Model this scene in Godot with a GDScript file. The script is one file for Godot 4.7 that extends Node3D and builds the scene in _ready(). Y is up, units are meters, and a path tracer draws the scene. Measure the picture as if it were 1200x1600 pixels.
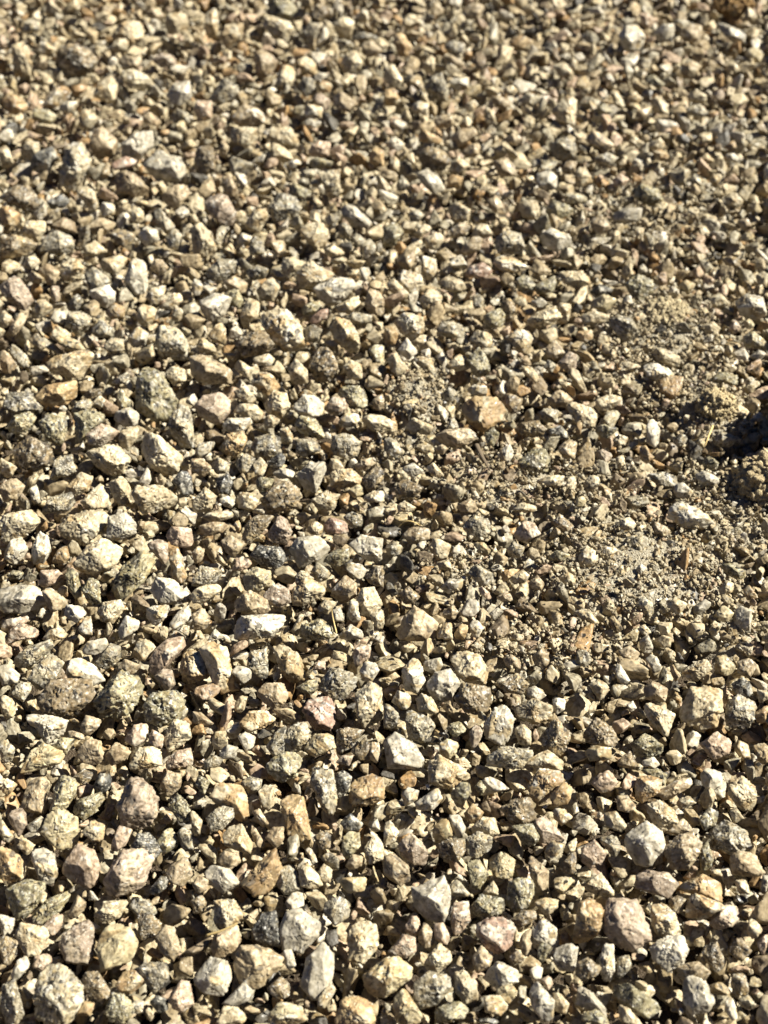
extends Node3D
# A bed of crushed-granite gravel seen close up. Metres, y up; the gravel's mean top surface lies at y = 0.

const EYE := Vector3(0, 0.378, 0)
const SLOPE := 45.0
const FOV := 36.0
const PALE := 0.6   # how much of the light the clean stone gives back, against the tones as they look in full sun

var rng := RandomNumberGenerator.new()
var noise_a := FastNoiseLite.new()
var noise_b := FastNoiseLite.new()
var noise_c := FastNoiseLite.new()
var ball_v := {}
var ball_i := {}
var mats := {}
var used_names := {}
# stones already laid: where they show on the plane y = 0
const CELL := 0.0007
const X0 := -0.56
const Z0 := -1.16
const NX := 1600
const NZ := 1700
var taken := PackedByteArray()
var outlines: Array = []
var layer_st: Array = []
var count := 0

# patches of fine grit: x, z, half width, half depth, strength
var fines_spots := [
	[0.0129, -0.4412, 0.0141, 0.0166, 1],
	[0.1085, -0.4809, 0.0234, 0.0245, 1],
	[0.1207, -0.4305, 0.0163, 0.0216, 1],
	[0.0841, -0.3542, 0.0357, 0.0269, 1],
	[0.0401, -0.3969, 0.0245, 0.0182, 0.8],
	[0.1101, -0.3319, 0.0143, 0.0166, 0.6],
	[0.0728, -0.3905, 0.0265, 0.0195, 0.7],
	[0.0252, -0.3542, 0.0189, 0.0177, 0.55],
	[0.0522, -0.3212, 0.0321, 0.0161, 0.6],
	[0.0045, -0.4100, 0.0136, 0.0170, 0.5],
	[0.1073, -0.5564, 0.0483, 0.0290, 0.45],
	[0.1083, -0.4597, 0.0337, 0.0354, 0.6],
	[0.1160, -0.3842, 0.0197, 0.0292, 0.9],
	[0.0436, -0.5706, 0.0327, 0.0197, 0.25]
]

func _ready() -> void:
	rng.seed = 7
	var cam := Camera3D.new()
	cam.name = "camera"
	cam.keep_aspect = Camera3D.KEEP_HEIGHT
	cam.fov = FOV
	cam.near = 0.02
	cam.far = 120.0
	cam.position = EYE
	cam.rotation_degrees = Vector3(-SLOPE, 0, 0)
	add_child(cam)
	var lens := CameraAttributesPhysical.new()
	lens.frustum_focal_length = 12.0 / tan(deg_to_rad(FOV / 2.0))
	lens.frustum_focus_distance = 0.482
	lens.frustum_near = 0.02
	lens.frustum_far = 120.0
	lens.exposure_aperture = lens.frustum_focal_length / 3.1
	cam.attributes = lens
	cam.fov = FOV
	cam.current = true

	var we := WorldEnvironment.new()
	we.name = "environment"
	var env := Environment.new()
	env.background_mode = Environment.BG_SKY
	var sky := Sky.new()
	var sm := ProceduralSkyMaterial.new()
	sm.sky_top_color = Color(0.20, 0.36, 0.66)
	sm.sky_horizon_color = Color(0.62, 0.72, 0.84)
	sm.sky_curve = 0.12
	sm.ground_bottom_color = Color(0.30, 0.26, 0.20)
	sm.ground_horizon_color = Color(0.55, 0.55, 0.52)
	sm.sky_energy_multiplier = 0.42
	sky.sky_material = sm
	env.sky = sky
	env.tonemap_mode = Environment.TONE_MAPPER_LINEAR
	env.tonemap_exposure = 2.85
	env.sdfgi_enabled = true
	env.ssao_enabled = true
	env.ssil_enabled = true
	we.environment = env
	add_child(we)

	var sun := DirectionalLight3D.new()
	sun.name = "sun"
	sun.light_color = Color(0.995, 0.978, 0.93)
	sun.light_energy = 1.6
	sun.light_angular_distance = 0.5
	sun.shadow_enabled = true
	add_child(sun)
	sun.look_at_from_position(Vector3(0.90, 0.92, -0.13), Vector3.ZERO, Vector3.UP)

	noise_a.seed = 11
	noise_a.noise_type = FastNoiseLite.TYPE_SIMPLEX_SMOOTH
	noise_a.frequency = 1.0
	noise_a.fractal_octaves = 3
	noise_b.seed = 23
	noise_b.noise_type = FastNoiseLite.TYPE_SIMPLEX
	noise_b.frequency = 1.0
	noise_b.fractal_type = FastNoiseLite.FRACTAL_RIDGED
	noise_b.fractal_octaves = 2
	noise_c.seed = 37
	noise_c.noise_type = FastNoiseLite.TYPE_SIMPLEX
	noise_c.frequency = 1.0
	noise_c.fractal_octaves = 2
	for level in [1, 2, 3, 4]:
		make_ball(level)
	taken.resize(NX * NZ)
	make_materials()
	ground()
	heroes()
	gravel()
	plants_and_clods()


# ---------------------------------------------------------------- materials
func noise_tex(kind: int, freq: float, oct: int, ramp: Array, normal := 0.0, seed_ := 1, size := 512, ret := FastNoiseLite.RETURN_CELL_VALUE) -> NoiseTexture2D:
	var n := FastNoiseLite.new()
	n.noise_type = kind
	n.frequency = freq
	n.seed = seed_
	n.fractal_octaves = oct
	if kind == FastNoiseLite.TYPE_CELLULAR:
		n.cellular_return_type = ret
		n.cellular_jitter = 1.0
		n.domain_warp_enabled = true
		n.domain_warp_amplitude = 6.0
		n.domain_warp_frequency = 0.05
		if oct <= 1:
			n.fractal_type = FastNoiseLite.FRACTAL_NONE
	var t := NoiseTexture2D.new()
	t.width = size
	t.height = size
	t.seamless = true
	t.seamless_blend_skirt = 0.12
	t.noise = n
	if normal > 0.0:
		t.as_normal_map = true
		t.bump_strength = normal
	elif ramp.size():
		var g := Gradient.new()
		var offs := PackedFloat32Array()
		var cols := PackedColorArray()
		for r in ramp:
			offs.append(r[0])
			cols.append(r[1])
		g.offsets = offs
		g.colors = cols
		if kind == FastNoiseLite.TYPE_CELLULAR:
			g.interpolation_mode = Gradient.GRADIENT_INTERPOLATE_CONSTANT
		t.color_ramp = g
	return t


func make_materials() -> void:
	var cell := FastNoiseLite.TYPE_CELLULAR
	var simp := FastNoiseLite.TYPE_SIMPLEX
	# crystals about a millimetre across: cream, grey, white, and a few black flecks of mica
	var granite := noise_tex(cell, 0.06, 1, [[0.0, Color(0.25, 0.24, 0.22)], [0.03, Color(0.74, 0.71, 0.66)], [0.14, Color(0.86, 0.84, 0.79)], [0.42, Color(0.97, 0.95, 0.90)], [0.68, Color(0.88, 0.83, 0.72)], [0.84, Color(1, 1, 1)]], 0.0, 3)
	var fine := noise_tex(simp, 0.035, 4, [[0.0, Color(0.66, 0.63, 0.58)], [0.33, Color(0.84, 0.81, 0.76)], [0.5, Color(0.95, 0.93, 0.89)], [0.66, Color(1, 0.99, 0.96)], [1.0, Color(1, 1, 1)]], 0.0, 5)
	var cloudy := noise_tex(simp, 0.02, 4, [[0.0, Color(0.70, 0.67, 0.62)], [0.38, Color(0.88, 0.86, 0.81)], [0.58, Color(0.98, 0.96, 0.92)], [1.0, Color(1, 1, 1)]], 0.0, 9)
	var bump_rough := noise_tex(cell, 0.045, 2, [], 7.0, 13, 512, FastNoiseLite.RETURN_DISTANCE)
	var bump_soft := noise_tex(cell, 0.025, 2, [], 7.0, 17, 512, FastNoiseLite.RETURN_DISTANCE)
	var bump_grain := noise_tex(simp, 0.05, 3, [], 8.0, 19)
	var shine := noise_tex(cell, 0.06, 1, [[0.0, Color(0.33, 0.33, 0.33)], [0.1, Color(0.5, 0.5, 0.5)], [0.3, Color(0.62, 0.62, 0.62)], [0.7, Color(0.8, 0.8, 0.8)]], 0.0, 21)
	mats.granite = stone_mat("granite", granite, bump_rough, shine, 30.0, 0.6)
	mats.tan = stone_mat("feldspar", fine, bump_rough, shine, 25.0, 0.45)
	mats.quartz = stone_mat("quartz", cloudy, bump_soft, shine, 30.0, 0.3)
	mats.quartz.roughness = 1.0
	mats.quartz.metallic_specular = 0.5
	mats.soil = stone_mat("soil", fine, bump_grain, null, 60.0, 1.0)
	mats.soil.roughness = 1.0
	mats.soil.metallic_specular = 0.2
	var straw := StandardMaterial3D.new()
	straw.resource_name = "straw"
	straw.albedo_color = Color(0.74, 0.64, 0.42)
	straw.roughness = 0.7
	mats.straw = straw
	var bark := StandardMaterial3D.new()
	bark.resource_name = "twig"
	bark.albedo_color = Color(0.36, 0.31, 0.24)
	bark.roughness = 0.9
	mats.bark = bark


func stone_mat(called: String, tex: Texture2D, bump: Texture2D, shine: Texture2D, tiles: float, relief: float) -> StandardMaterial3D:
	var m := StandardMaterial3D.new()
	m.resource_name = called
	m.vertex_color_use_as_albedo = true
	m.albedo_texture = tex
	m.normal_enabled = true
	m.normal_texture = bump
	m.normal_scale = relief
	m.roughness = 1.0
	if shine:
		m.roughness_texture = shine
	m.metallic_specular = 0.45
	m.uv1_triplanar = true
	m.uv1_world_triplanar = true
	m.uv1_triplanar_sharpness = 4.0
	m.uv1_scale = Vector3.ONE * tiles
	return m


# base tone, second tone, stain, material, roughness of shape, edge sharpness
func look(code: String) -> Array:
	var t := {
		"W": [Color(0.91, 0.885, 0.82), Color(0.84, 0.81, 0.735), Color(0.82, 0.73, 0.55), "quartz", 0.09],
		"L": [Color(0.830, 0.801, 0.733), Color(0.750, 0.721, 0.653), Color(0.891, 0.860, 0.784), "quartz", 0.06],
		"C": [Color(0.883, 0.840, 0.728), Color(0.818, 0.760, 0.635), Color(0.763, 0.665, 0.495), "tan", 0.12],
		"T": [Color(0.797, 0.733, 0.620), Color(0.737, 0.672, 0.552), Color(0.633, 0.555, 0.441), "tan", 0.065],
		"B": [Color(0.677, 0.613, 0.507), Color(0.589, 0.532, 0.434), Color(0.772, 0.702, 0.561), "granite", 0.12],
		"G": [Color(0.761, 0.730, 0.654), Color(0.661, 0.630, 0.554), Color(0.846, 0.801, 0.694), "granite", 0.11],
		"S": [Color(0.739, 0.710, 0.595), Color(0.639, 0.610, 0.495), Color(0.847, 0.810, 0.680), "granite", 0.12],
		"P": [Color(0.829, 0.745, 0.654), Color(0.779, 0.695, 0.604), Color(0.908, 0.871, 0.803), "tan", 0.065],
		"V": [Color(0.765, 0.700, 0.625), Color(0.705, 0.640, 0.565), Color(0.850, 0.790, 0.690), "tan", 0.065],
		"O": [Color(0.800, 0.707, 0.544), Color(0.722, 0.609, 0.448), Color(0.905, 0.860, 0.749), "quartz", 0.12],
		"Y": [Color(0.877, 0.829, 0.686), Color(0.815, 0.760, 0.617), Color(0.777, 0.675, 0.491), "quartz", 0.09],
		"K": [Color(0.330, 0.330, 0.322), Color(0.517, 0.510, 0.487), Color(0.875, 0.860, 0.815), "granite", 0.12],
		"R": [Color(0.731, 0.614, 0.537), Color(0.700, 0.603, 0.538), Color(0.876, 0.825, 0.761), "tan", 0.1],
	}
	var l: Array = t[code]
	return [l[0].srgb_to_linear() * PALE, l[1].srgb_to_linear() * PALE, l[2].srgb_to_linear() * PALE, l[3], l[4]]


# ---------------------------------------------------------------- shapes
func make_ball(level: int) -> void:
	var p := (1.0 + sqrt(5.0)) / 2.0
	var v := PackedVector3Array()
	for q in [Vector3(-1, p, 0), Vector3(1, p, 0), Vector3(-1, -p, 0), Vector3(1, -p, 0), Vector3(0, -1, p), Vector3(0, 1, p), Vector3(0, -1, -p), Vector3(0, 1, -p), Vector3(p, 0, -1), Vector3(p, 0, 1), Vector3(-p, 0, -1), Vector3(-p, 0, 1)]:
		v.append(q.normalized())
	var f := PackedInt32Array([0, 11, 5, 0, 5, 1, 0, 1, 7, 0, 7, 10, 0, 10, 11, 1, 5, 9, 5, 11, 4, 11, 10, 2, 10, 7, 6, 7, 1, 8, 3, 9, 4, 3, 4, 2, 3, 2, 6, 3, 6, 8, 3, 8, 9, 4, 9, 5, 2, 4, 11, 6, 2, 10, 8, 6, 7, 9, 8, 1])
	for n in level:
		var mids := {}
		var g := PackedInt32Array()
		for k in range(0, f.size(), 3):
			var m := [0, 0, 0]
			for e in 3:
				var a := f[k + e]
				var b := f[k + (e + 1) % 3]
				var key := mini(a, b) * 100000 + maxi(a, b)
				if not mids.has(key):
					mids[key] = v.size()
					v.append(((v[a] + v[b]) * 0.5).normalized())
				m[e] = mids[key]
			g.append_array(PackedInt32Array([f[k], m[0], m[2], f[k + 1], m[1], m[0], f[k + 2], m[2], m[1], m[0], m[1], m[2]]))
		f = g
	for k in range(0, f.size(), 3):   # clockwise fronts
		var t := f[k + 1]
		f[k + 1] = f[k + 2]
		f[k + 2] = t
	ball_v[level] = v
	ball_i[level] = f


# A broken stone: the solid inside a set of planes (each [normal, distance]), edges a little worn, surface uneven.
func solid(planes_n: PackedVector3Array, planes_h: PackedFloat32Array, level: int, rough: float, size: float, off: Vector3, r: RandomNumberGenerator) -> PackedVector3Array:
	var dirs: PackedVector3Array = ball_v[level]
	var out := PackedVector3Array()
	out.resize(dirs.size())
	var inv := PackedFloat32Array()
	for h in planes_h:
		inv.append(size / h)
	var np := planes_n.size()
	# dents where a flake has sprung off
	var dents: Array = []
	for k in r.randi_range(2, 5):
		dents.append([Vector3(r.randfn(), r.randfn() + 0.5, r.randfn() + 0.4).normalized(), r.randf_range(0.55, 0.95), r.randf_range(0.03, 0.12)])
	for k in dirs.size():
		var d := dirs[k]
		var most := 0.02
		var sum := 0.0
		for j in np:
			var x := d.dot(planes_n[j]) * inv[j]
			most = maxf(most, x)
			if x > 0.5:
				x *= x
				x *= x
				x *= x
				x *= x
				x *= x
				sum += x * x
		var m := pow(sum, 1.0 / 64.0) if sum > 0.0 else most
		var s := size / maxf(m, most)
		var q := d * (s / size) * 1.5 + off
		var bump := noise_a.get_noise_3dv(q * 0.8) * rough * 0.35 + noise_a.get_noise_3dv(q * 2.6 + Vector3(9, 1, 4)) * rough * 0.4
		bump += noise_c.get_noise_3dv(q * 7.0) * rough * 0.2
		var crack := noise_b.get_noise_3dv(q * 1.3)
		if crack > 0.5:
			bump -= (crack - 0.5) * rough * 2.0
		for e in dents:
			var t: float = d.dot(e[0]) + 0.12 * noise_c.get_noise_3dv(q * 1.5)
			if t > e[1]:
				bump -= e[2] * smoothstep(e[1], e[1] + 0.05, t)
		out[k] = d * (s * (1.015 + bump))
	return out


func normals_of(v: PackedVector3Array, f: PackedInt32Array) -> PackedVector3Array:
	var n := PackedVector3Array()
	n.resize(v.size())
	for k in range(0, f.size(), 3):
		var a := v[f[k]]
		var c := (v[f[k + 2]] - a).cross(v[f[k + 1]] - a)
		n[f[k]] += c
		n[f[k + 1]] += c
		n[f[k + 2]] += c
	for k in n.size():
		n[k] = n[k].normalized()
	return n


func tones(v: PackedVector3Array, code: String, size: float, off: Vector3, r: RandomNumberGenerator) -> PackedColorArray:
	var l := look(code)
	var a: Color = l[0]
	var b: Color = l[1]
	var s: Color = l[2]
	var dark := Color(0.045, 0.042, 0.038)
	var white := Color(0.52, 0.50, 0.45)
	var shade := r.randf_range(0.84, 1.12)
	var stain_at := r.randf_range(0.0, 0.55)
	var dark_at := r.randf_range(0.12, 0.7) if l[3] == "granite" else r.randf_range(0.3, 0.9)
	var vein_at := r.randf_range(0.62, 1.3)
	var fleck_at := r.randf_range(0.25, 0.45) if l[3] == "granite" else r.randf_range(0.4, 0.8)
	var grain := r.randf_range(2.0, 5.0)
	# many stones are layered: their patches are drawn out along one direction
	var axis := Vector3(r.randfn(), r.randfn(), r.randfn()).normalized()
	var stretch := r.randf_range(-0.15, 0.85)
	var c := PackedColorArray()
	c.resize(v.size())
	for k in v.size():
		var q := v[k] / size
		q -= axis * axis.dot(q) * stretch
		q = q * 0.9 + off
		var t := clampf(noise_a.get_noise_3dv(q * 1.1) * 2.2 + 0.5, 0.0, 1.0)
		var o := a.lerp(b, t)
		o = o.lerp(s, 0.8 * smoothstep(stain_at, stain_at + 0.18, noise_c.get_noise_3dv(q * 0.8 + Vector3(31, 7, 3))))
		o = o.lerp(white, 0.85 * smoothstep(vein_at, vein_at + 0.12, noise_b.get_noise_3dv(q * 0.7 + Vector3(5, 17, 43))))
		o *= shade * (1.0 + 0.34 * noise_c.get_noise_3dv(q * grain) + 0.22 * noise_a.get_noise_3dv(q * 8.0))
		o = o.lerp(dark, 0.75 * smoothstep(dark_at, dark_at + 0.1, noise_c.get_noise_3dv(q * 1.5 + Vector3(3, 57, 13))))
		o = o.lerp(dark, 0.8 * smoothstep(fleck_at, fleck_at + 0.06, noise_c.get_noise_3dv(q * 5.5 + Vector3(71, 5, 29))))
		o = o.lerp(white, 0.7 * smoothstep(fleck_at + 0.05, fleck_at + 0.15, noise_c.get_noise_3dv(q * 4.3 + Vector3(15, 85, 9))))
		o.a = 1.0
		c[k] = o
	return c


func surface(v: PackedVector3Array, f: PackedInt32Array, c: PackedColorArray) -> Array:
	var a := []
	a.resize(Mesh.ARRAY_MAX)
	a[Mesh.ARRAY_VERTEX] = v
	a[Mesh.ARRAY_NORMAL] = normals_of(v, f)
	a[Mesh.ARRAY_COLOR] = c
	a[Mesh.ARRAY_INDEX] = f
	return a


# ---------------------------------------------------------------- names
func numbered(called: String) -> String:
	var n: int = used_names.get(called, 0)
	used_names[called] = n + 1
	return called if n == 0 else "%s_%03d" % [called, n]


func put(o: Node3D, called: String, label: String, category: String, group := "") -> void:
	o.name = numbered(called)
	o.set_meta("label", label)
	o.set_meta("category", category)
	if group:
		o.set_meta("group", group)
	add_child(o, true)


# ---------------------------------------------------------------- measured stones
# x, z: where the stone lies (tenths of a millimetre); rim: its outline about that point, across the line of sight it was measured along
func shape_stone(code: String, x: int, z: int, rim: Array, level: int) -> Array:
	count += 1
	var r := RandomNumberGenerator.new()
	r.seed = 1000 + count * 7919
	var at := Vector3(x * 0.0001, 0, z * 0.0001)
	var w := (EYE - at).normalized()
	var u := Vector3.UP.cross(w).normalized()
	var v := w.cross(u)
	var pts := PackedVector2Array()
	var mid := Vector2.ZERO
	for k in range(0, rim.size(), 2):
		pts.append(Vector2(rim[k], rim[k + 1]) * 0.000106)
	var area := 0.0
	for k in pts.size():
		var a := pts[k]
		var b := pts[(k + 1) % pts.size()]
		var cr := a.cross(b)
		area += cr * 0.5
		mid += (a + b) * cr / 6.0
	mid /= area
	var size := sqrt(absf(area)) * 0.56
	var n := PackedVector3Array()
	var h := PackedFloat32Array()
	for k in pts.size():
		var a := pts[k] - mid
		var b := pts[(k + 1) % pts.size()] - mid
		var e := b - a
		if e.length() < 0.0004:
			continue
		var m := Vector2(e.y, -e.x).normalized()
		var dist := m.dot(a)
		if dist < 0:
			m = -m
			dist = -dist
		dist = maxf(dist, size * 0.25)
		for side in [1.0, -1.0]:
			var tilt: float = r.randf_range(0.12, 0.95) * side if side > 0 else r.randf_range(-0.9, -0.25)
			var nn := Vector3(m.x, m.y, tilt)
			var len := nn.length()
			n.append((u * m.x + v * m.y + w * tilt) / len)
			h.append(dist / len)
	# faces turned to the viewer's side and a seat below
	var caps := r.randi_range(1, 3)
	for k in caps:
		var t := Vector2.from_angle(r.randf() * TAU) * r.randf_range(0.15, 0.75)
		n.append((u * t.x + v * t.y + w).normalized())
		h.append(size * r.randf_range(0.45, 0.8))
	for k in r.randi_range(2, 5):
		var t := Vector2.from_angle(r.randf() * TAU) * r.randf_range(0.4, 1.3)
		var d := (u * t.x + v * t.y + w).normalized()
		var reach := 99.0
		for j in n.size():
			var x_ := d.dot(n[j])
			if x_ > 0.05:
				reach = minf(reach, h[j] / x_)
		n.append(d)
		h.append(reach * r.randf_range(0.82, 0.96))
	n.append((Vector3.UP + u * r.randf_range(-0.4, 0.4) + w * r.randf_range(-0.2, 0.2)).normalized())
	h.append(size * r.randf_range(0.7, 1.0))
	n.append(-w)
	h.append(size * 0.9)
	n.append(Vector3.DOWN)
	h.append(size * 0.95)
	var off := Vector3(r.randf(), r.randf(), r.randf()) * 40.0
	var rough: float = look(code)[4] * r.randf_range(0.7, 1.5)
	var vs := solid(n, h, level, rough, size, off, r)
	var cs := tones(vs, code, size, off, r)
	var centre := at + u * mid.x + v * mid.y
	centre += w * clampf(r.randf_range(-0.0012, 0.0016) + size * 0.12, -0.001, 0.003)
	# what it covers on the plane y = 0
	var poly := PackedVector2Array()
	for p in pts:
		var q := at + u * p.x + v * p.y
		var g := EYE + (q - EYE) * (EYE.y / (EYE.y - q.y))
		poly.append(Vector2(g.x, g.z))
	outlines.append(poly)
	return [vs, cs, centre]


func stone(code: String, label: String, x: int, z: int, rim: Array) -> void:
	var level := 4
	var s := shape_stone(code, x, z, rim, level)
	var vs: PackedVector3Array = s[0]
	var low := 0.0
	for q in vs:
		low = minf(low, q.y)
	for k in vs.size():
		vs[k].y -= low
	var mesh := ArrayMesh.new()
	mesh.add_surface_from_arrays(Mesh.PRIMITIVE_TRIANGLES, surface(vs, ball_i[level], s[1]))
	mesh.surface_set_material(0, mats[look(code)[3]])
	var o := MeshInstance3D.new()
	o.mesh = mesh
	o.position = s[2] + Vector3(0, low, 0)
	put(o, "gravel_stone", label, "stone", "larger stones of the gravel bed")


var bits := {}

func bit(code: String, x: int, z: int, rim: Array) -> void:
	var s := shape_stone(code, x, z, rim, 3)
	var kind: String = look(code)[3]
	if not bits.has(kind):
		bits[kind] = [PackedVector3Array(), PackedColorArray(), PackedInt32Array()]
	var b: Array = bits[kind]
	var base: int = b[0].size()
	for q in s[0]:
		b[0].append(q + s[2])
	b[1].append_array(s[1])
	for i in ball_i[3]:
		b[2].append(i + base)


func heroes() -> void:
	stone("G", "very large knobbly grey-beige boulder, left of the pale yellow and grey rounded lump", -853, -2013, [-71,-40,-46,27,-4,81,37,64,71,-15,54,-56,12,-81,-42,-81])
	stone("V", "broad smooth mauve-grey slab with a pointed tip, right of the orange-tinted upright slab", 655, -2211, [-74,-9,-61,52,12,73,46,26,74,-22,12,-73,-40,-47])
	stone("V", "large mauve-brown stone with a pink streak, left of the grainy tan stone with pits", -705, -2599, [-64,15,-27,65,9,81,55,52,64,-3,50,-49,0,-81,-55,-49])
	stone("V", "very large mauve slab with a white foot, left of the flat flesh-coloured ledge of stone", -701, -2379, [-82,-35,-77,-13,-11,66,82,44,77,18,29,-44,-7,-66,-60,-62])
	stone("B", "large rough tan clod-like stone, behind the pale wedge sloping to the right", -964, -2983, [-85,10,-36,68,80,34,85,-24,41,-68,-75,-39])
	stone("C", "very large crusty cream and grey stone, left of the large granular grey-cream block", 960, -2948, [-62,-25,-52,52,-13,78,45,66,62,8,62,-50,11,-78,-47,-59])
	stone("T", "wide flat olive tan slab, right of the pale rose and white angular stone", -328, -2089, [-66,3,-47,64,3,58,66,12,58,-14,-5,-64,-56,-50])
	stone("S", "dark olive stone with white crystals, behind the large smooth pale tan brick-like stone", -841, -4410, [-76,-51,-65,37,-29,113,6,96,41,37,76,-46,41,-104,-18,-113])
	stone("S", "large olive and cream stone with green freckles, left of the round grey-green granular stone", -802, -2991, [-80,-1,19,74,68,43,80,-6,34,-45,-24,-74,-58,-60])
	stone("Y", "pale yellow and grey rounded lump, behind the speckled flat grey stone", -713, -2158, [-54,-60,-50,30,-20,60,27,55,46,17,54,-17,27,-55])
	stone("C", "large rough cream stone with ochre grain, left of the grainy brown-grey stone with tan peak", -391, -4770, [-91,61,-32,86,23,74,78,0,91,-68,35,-86,-20,-74,-75,12])
	stone("Y", "long pale yellow stone with grey nose, behind the long speckled yellow stone", 12, -2056, [-66,4,-12,46,26,54,66,29,60,-4,-3,-46,-12,-50,-41,-54,-62,-25])
	stone("L", "pale grey quartz block with rough facets, right of the rough grey tan large stone", 127, -2290, [-53,25,-5,56,34,66,51,25,53,-32,34,-66,-10,-53,-42,-23])
	stone("O", "orange and grey column of stone, behind the orange and dark crust stone", -509, -3091, [-51,68,-9,92,36,73,51,-85,21,-92,-9,-85])
	stone("S", "long pockmarked olive-tan stone, right of the golden-grey rugged stone", -814, -3485, [-89,-26,-31,37,42,78,89,57,83,16,-52,-78,-73,-68])
	stone("L", "tall smooth grey quartz stone with a pale rim", -175, -2074, [-49,-29,-26,34,20,71,49,42,41,-13,20,-71,-18,-67])
	stone("L", "large pale grey and black mottled quartz stone, in front of the knobbly grey white pillar", -225, -2194, [-58,2,-32,49,2,58,58,15,54,-19,2,-58,-49,-45])
	stone("L", "large stone, grey above and orange beneath", -1156, -3394, [-80,57,-33,52,49,21,80,-21,54,-57,-3,-57,-80,-36])
	stone("C", "large smooth pale tan brick-like stone, behind the large warty cream-grey stone", -794, -4077, [-80,21,-41,92,10,55,80,-24,49,-86,16,-92,-35,-47])
	stone("L", "large lumpy white-grey stone with dimples, in front of the large crumbly cream-white stone", 732, -2466, [-59,10,-10,64,39,41,59,-3,30,-57,-15,-64,-50,-21])
	stone("C", "large bright tan block with a smooth underside, behind the golden-grey rugged stone", -1010, -3700, [-91,24,-48,56,75,56,91,24,64,-19,-11,-56,-75,-13])
	stone("W", "white stone with a dark speckled back, right of the pale rose and white angular stone", -446, -2051, [-57,21,-2,63,44,33,57,-4,6,-63,-31,-33,-54,-8])
	stone("C", "golden-grey rugged stone, behind the olive stone speckled with black dots", -939, -3576, [-88,-4,-33,46,9,57,88,22,83,-9,36,-46,-33,-57,-81,-36])
	stone("C", "tall rugged cream stone like a tooth, left of the tan drum-shaped stone", -1351, -5916, [-77,-104,-56,0,-7,118,42,118,77,7,35,-91,-28,-118])
	stone("V", "mauve-brown block with a sharp lit top facet, behind the very large knobbly grey-beige boulder", -812, -2156, [-51,11,-32,34,40,62,51,49,47,-19,11,-62,-45,-36])
	stone("P", "rosy mauve angular stone, right of the pinkish white upright loaf", -844, -2384, [-56,7,12,66,52,35,56,-9,39,-58,12,-66,-28,-31])
	stone("Y", "big smooth creamy yellow stone with a ridge, behind the pinkish white upright loaf", -911, -2507, [-55,11,-24,56,21,65,55,25,51,-11,26,-65,-24,-43])
	stone("S", "curved olive-cream stone lying like a boat, in front of the bluish white angular stone", 655, -1992, [-87,21,-33,37,25,21,75,4,87,-17,50,-37,0,-33,-62,-12])
	stone("S", "round grey-green granular stone, behind the peach beige stone with a notch", -661, -2941, [-65,19,-29,53,48,48,65,14,39,-39,-19,-53,-63,-24])
	stone("O", "big rosy tan stone with a notched right end, behind the long olive tan fish-shaped stone", 360, -4279, [-91,23,-36,61,45,64,91,12,68,-20,-1,-64,-48,-35])
	stone("T", "big tan pentagon with a flat dull face, behind the smooth pale faceted quartz ball", 91, -3285, [-79,-41,-41,5,5,56,79,0,71,-56,-61,-56])
	stone("W", "long white and yellow-grey stone with a dark nose, left of the olive tan pyramid", -392, -3268, [-89,8,-68,38,78,33,89,8,38,-38,-38,-38,-78,-33])
	stone("B", "big pinkish tan stone with a peaked top, left of the pale grey translucent slab", -339, -3863, [-84,-10,-7,59,54,23,84,-10,64,-54,-56,-59])
	stone("R", "large rose brown stone with a sharp ridge, in front of the flat olive facet stone", 297, -2175, [-51,24,-24,45,19,56,51,28,47,-19,2,-56,-32,-24,-49,-6])
	stone("B", "large brown stone with a white lower edge", -1233, -4085, [-80,-35,-66,32,-10,61,52,10,80,-47,41,-61,-38,-58])
	stone("O", "big glossy caramel stone like a folded shoe, left of the knobbly grey white pillar", -338, -2372, [-60,-20,-7,24,42,64,60,-11,20,-51,-24,-64])
	stone("C", "large cream stone with a cleft, left of the broad white-grey crumbly stone", 200, -2714, [-70,27,-51,52,70,-10,61,-29,-14,-52,-65,-38])
	stone("T", "big long tan stone with two ridges, behind the cream long lens-like stone", -612, -4536, [-104,51,-57,57,33,3,104,-51,75,-57,-69,-57,-104,-9])
	stone("C", "tall gold-cream block standing upright, behind the golden-brown crystalline stone", -45, -2953, [-42,34,1,70,40,53,42,-44,-13,-70,-37,-58])
	stone("O", "caramel-brown upright stone with a glossy right side, behind the cream and tan two-part lump", -251, -2551, [-40,51,-12,69,28,56,40,-58,1,-69,-26,-44,-35,6])
	stone("O", "orange-tinted upright slab, in front of the cream wedge with streaked face", 551, -2215, [-34,47,-9,65,34,47,34,-13,4,-60,-34,-65])
	stone("C", "squarish cream block with brown rim, near the bottom edge, centre", -57, -2163, [-42,-26,-33,38,-3,55,39,38,42,-17,5,-55,-37,-51])
	stone("B", "dark fronted brown grey boulder, behind the cream grey facetted stone", -1475, -6836, [-103,-27,-72,50,-4,80,72,42,103,-27,42,-80,-50,-80])
	stone("S", "long greenish-grey slab with a rough top, left of the grey-green oval stone with dark flecks", -967, -2289, [-52,44,9,52,52,26,48,9,9,-31,-22,-52,-46,-44,-52,9])
	stone("G", "notched grey quartz stone, right of the long speckled yellow stone", 130, -2016, [-53,16,-14,49,45,41,53,16,7,-34,-30,-49,-51,-22])
	stone("L", "large pale stone half lying in the shade", 58, -2787, [-58,24,-25,52,37,19,58,-24,51,-52,-44,-52])
	stone("C", "very large cream slab with a grey band, behind the upright chalky white stone", -1220, -3708, [-70,35,-48,51,54,51,70,3,22,-30,-48,-51,-70,-51])
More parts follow.
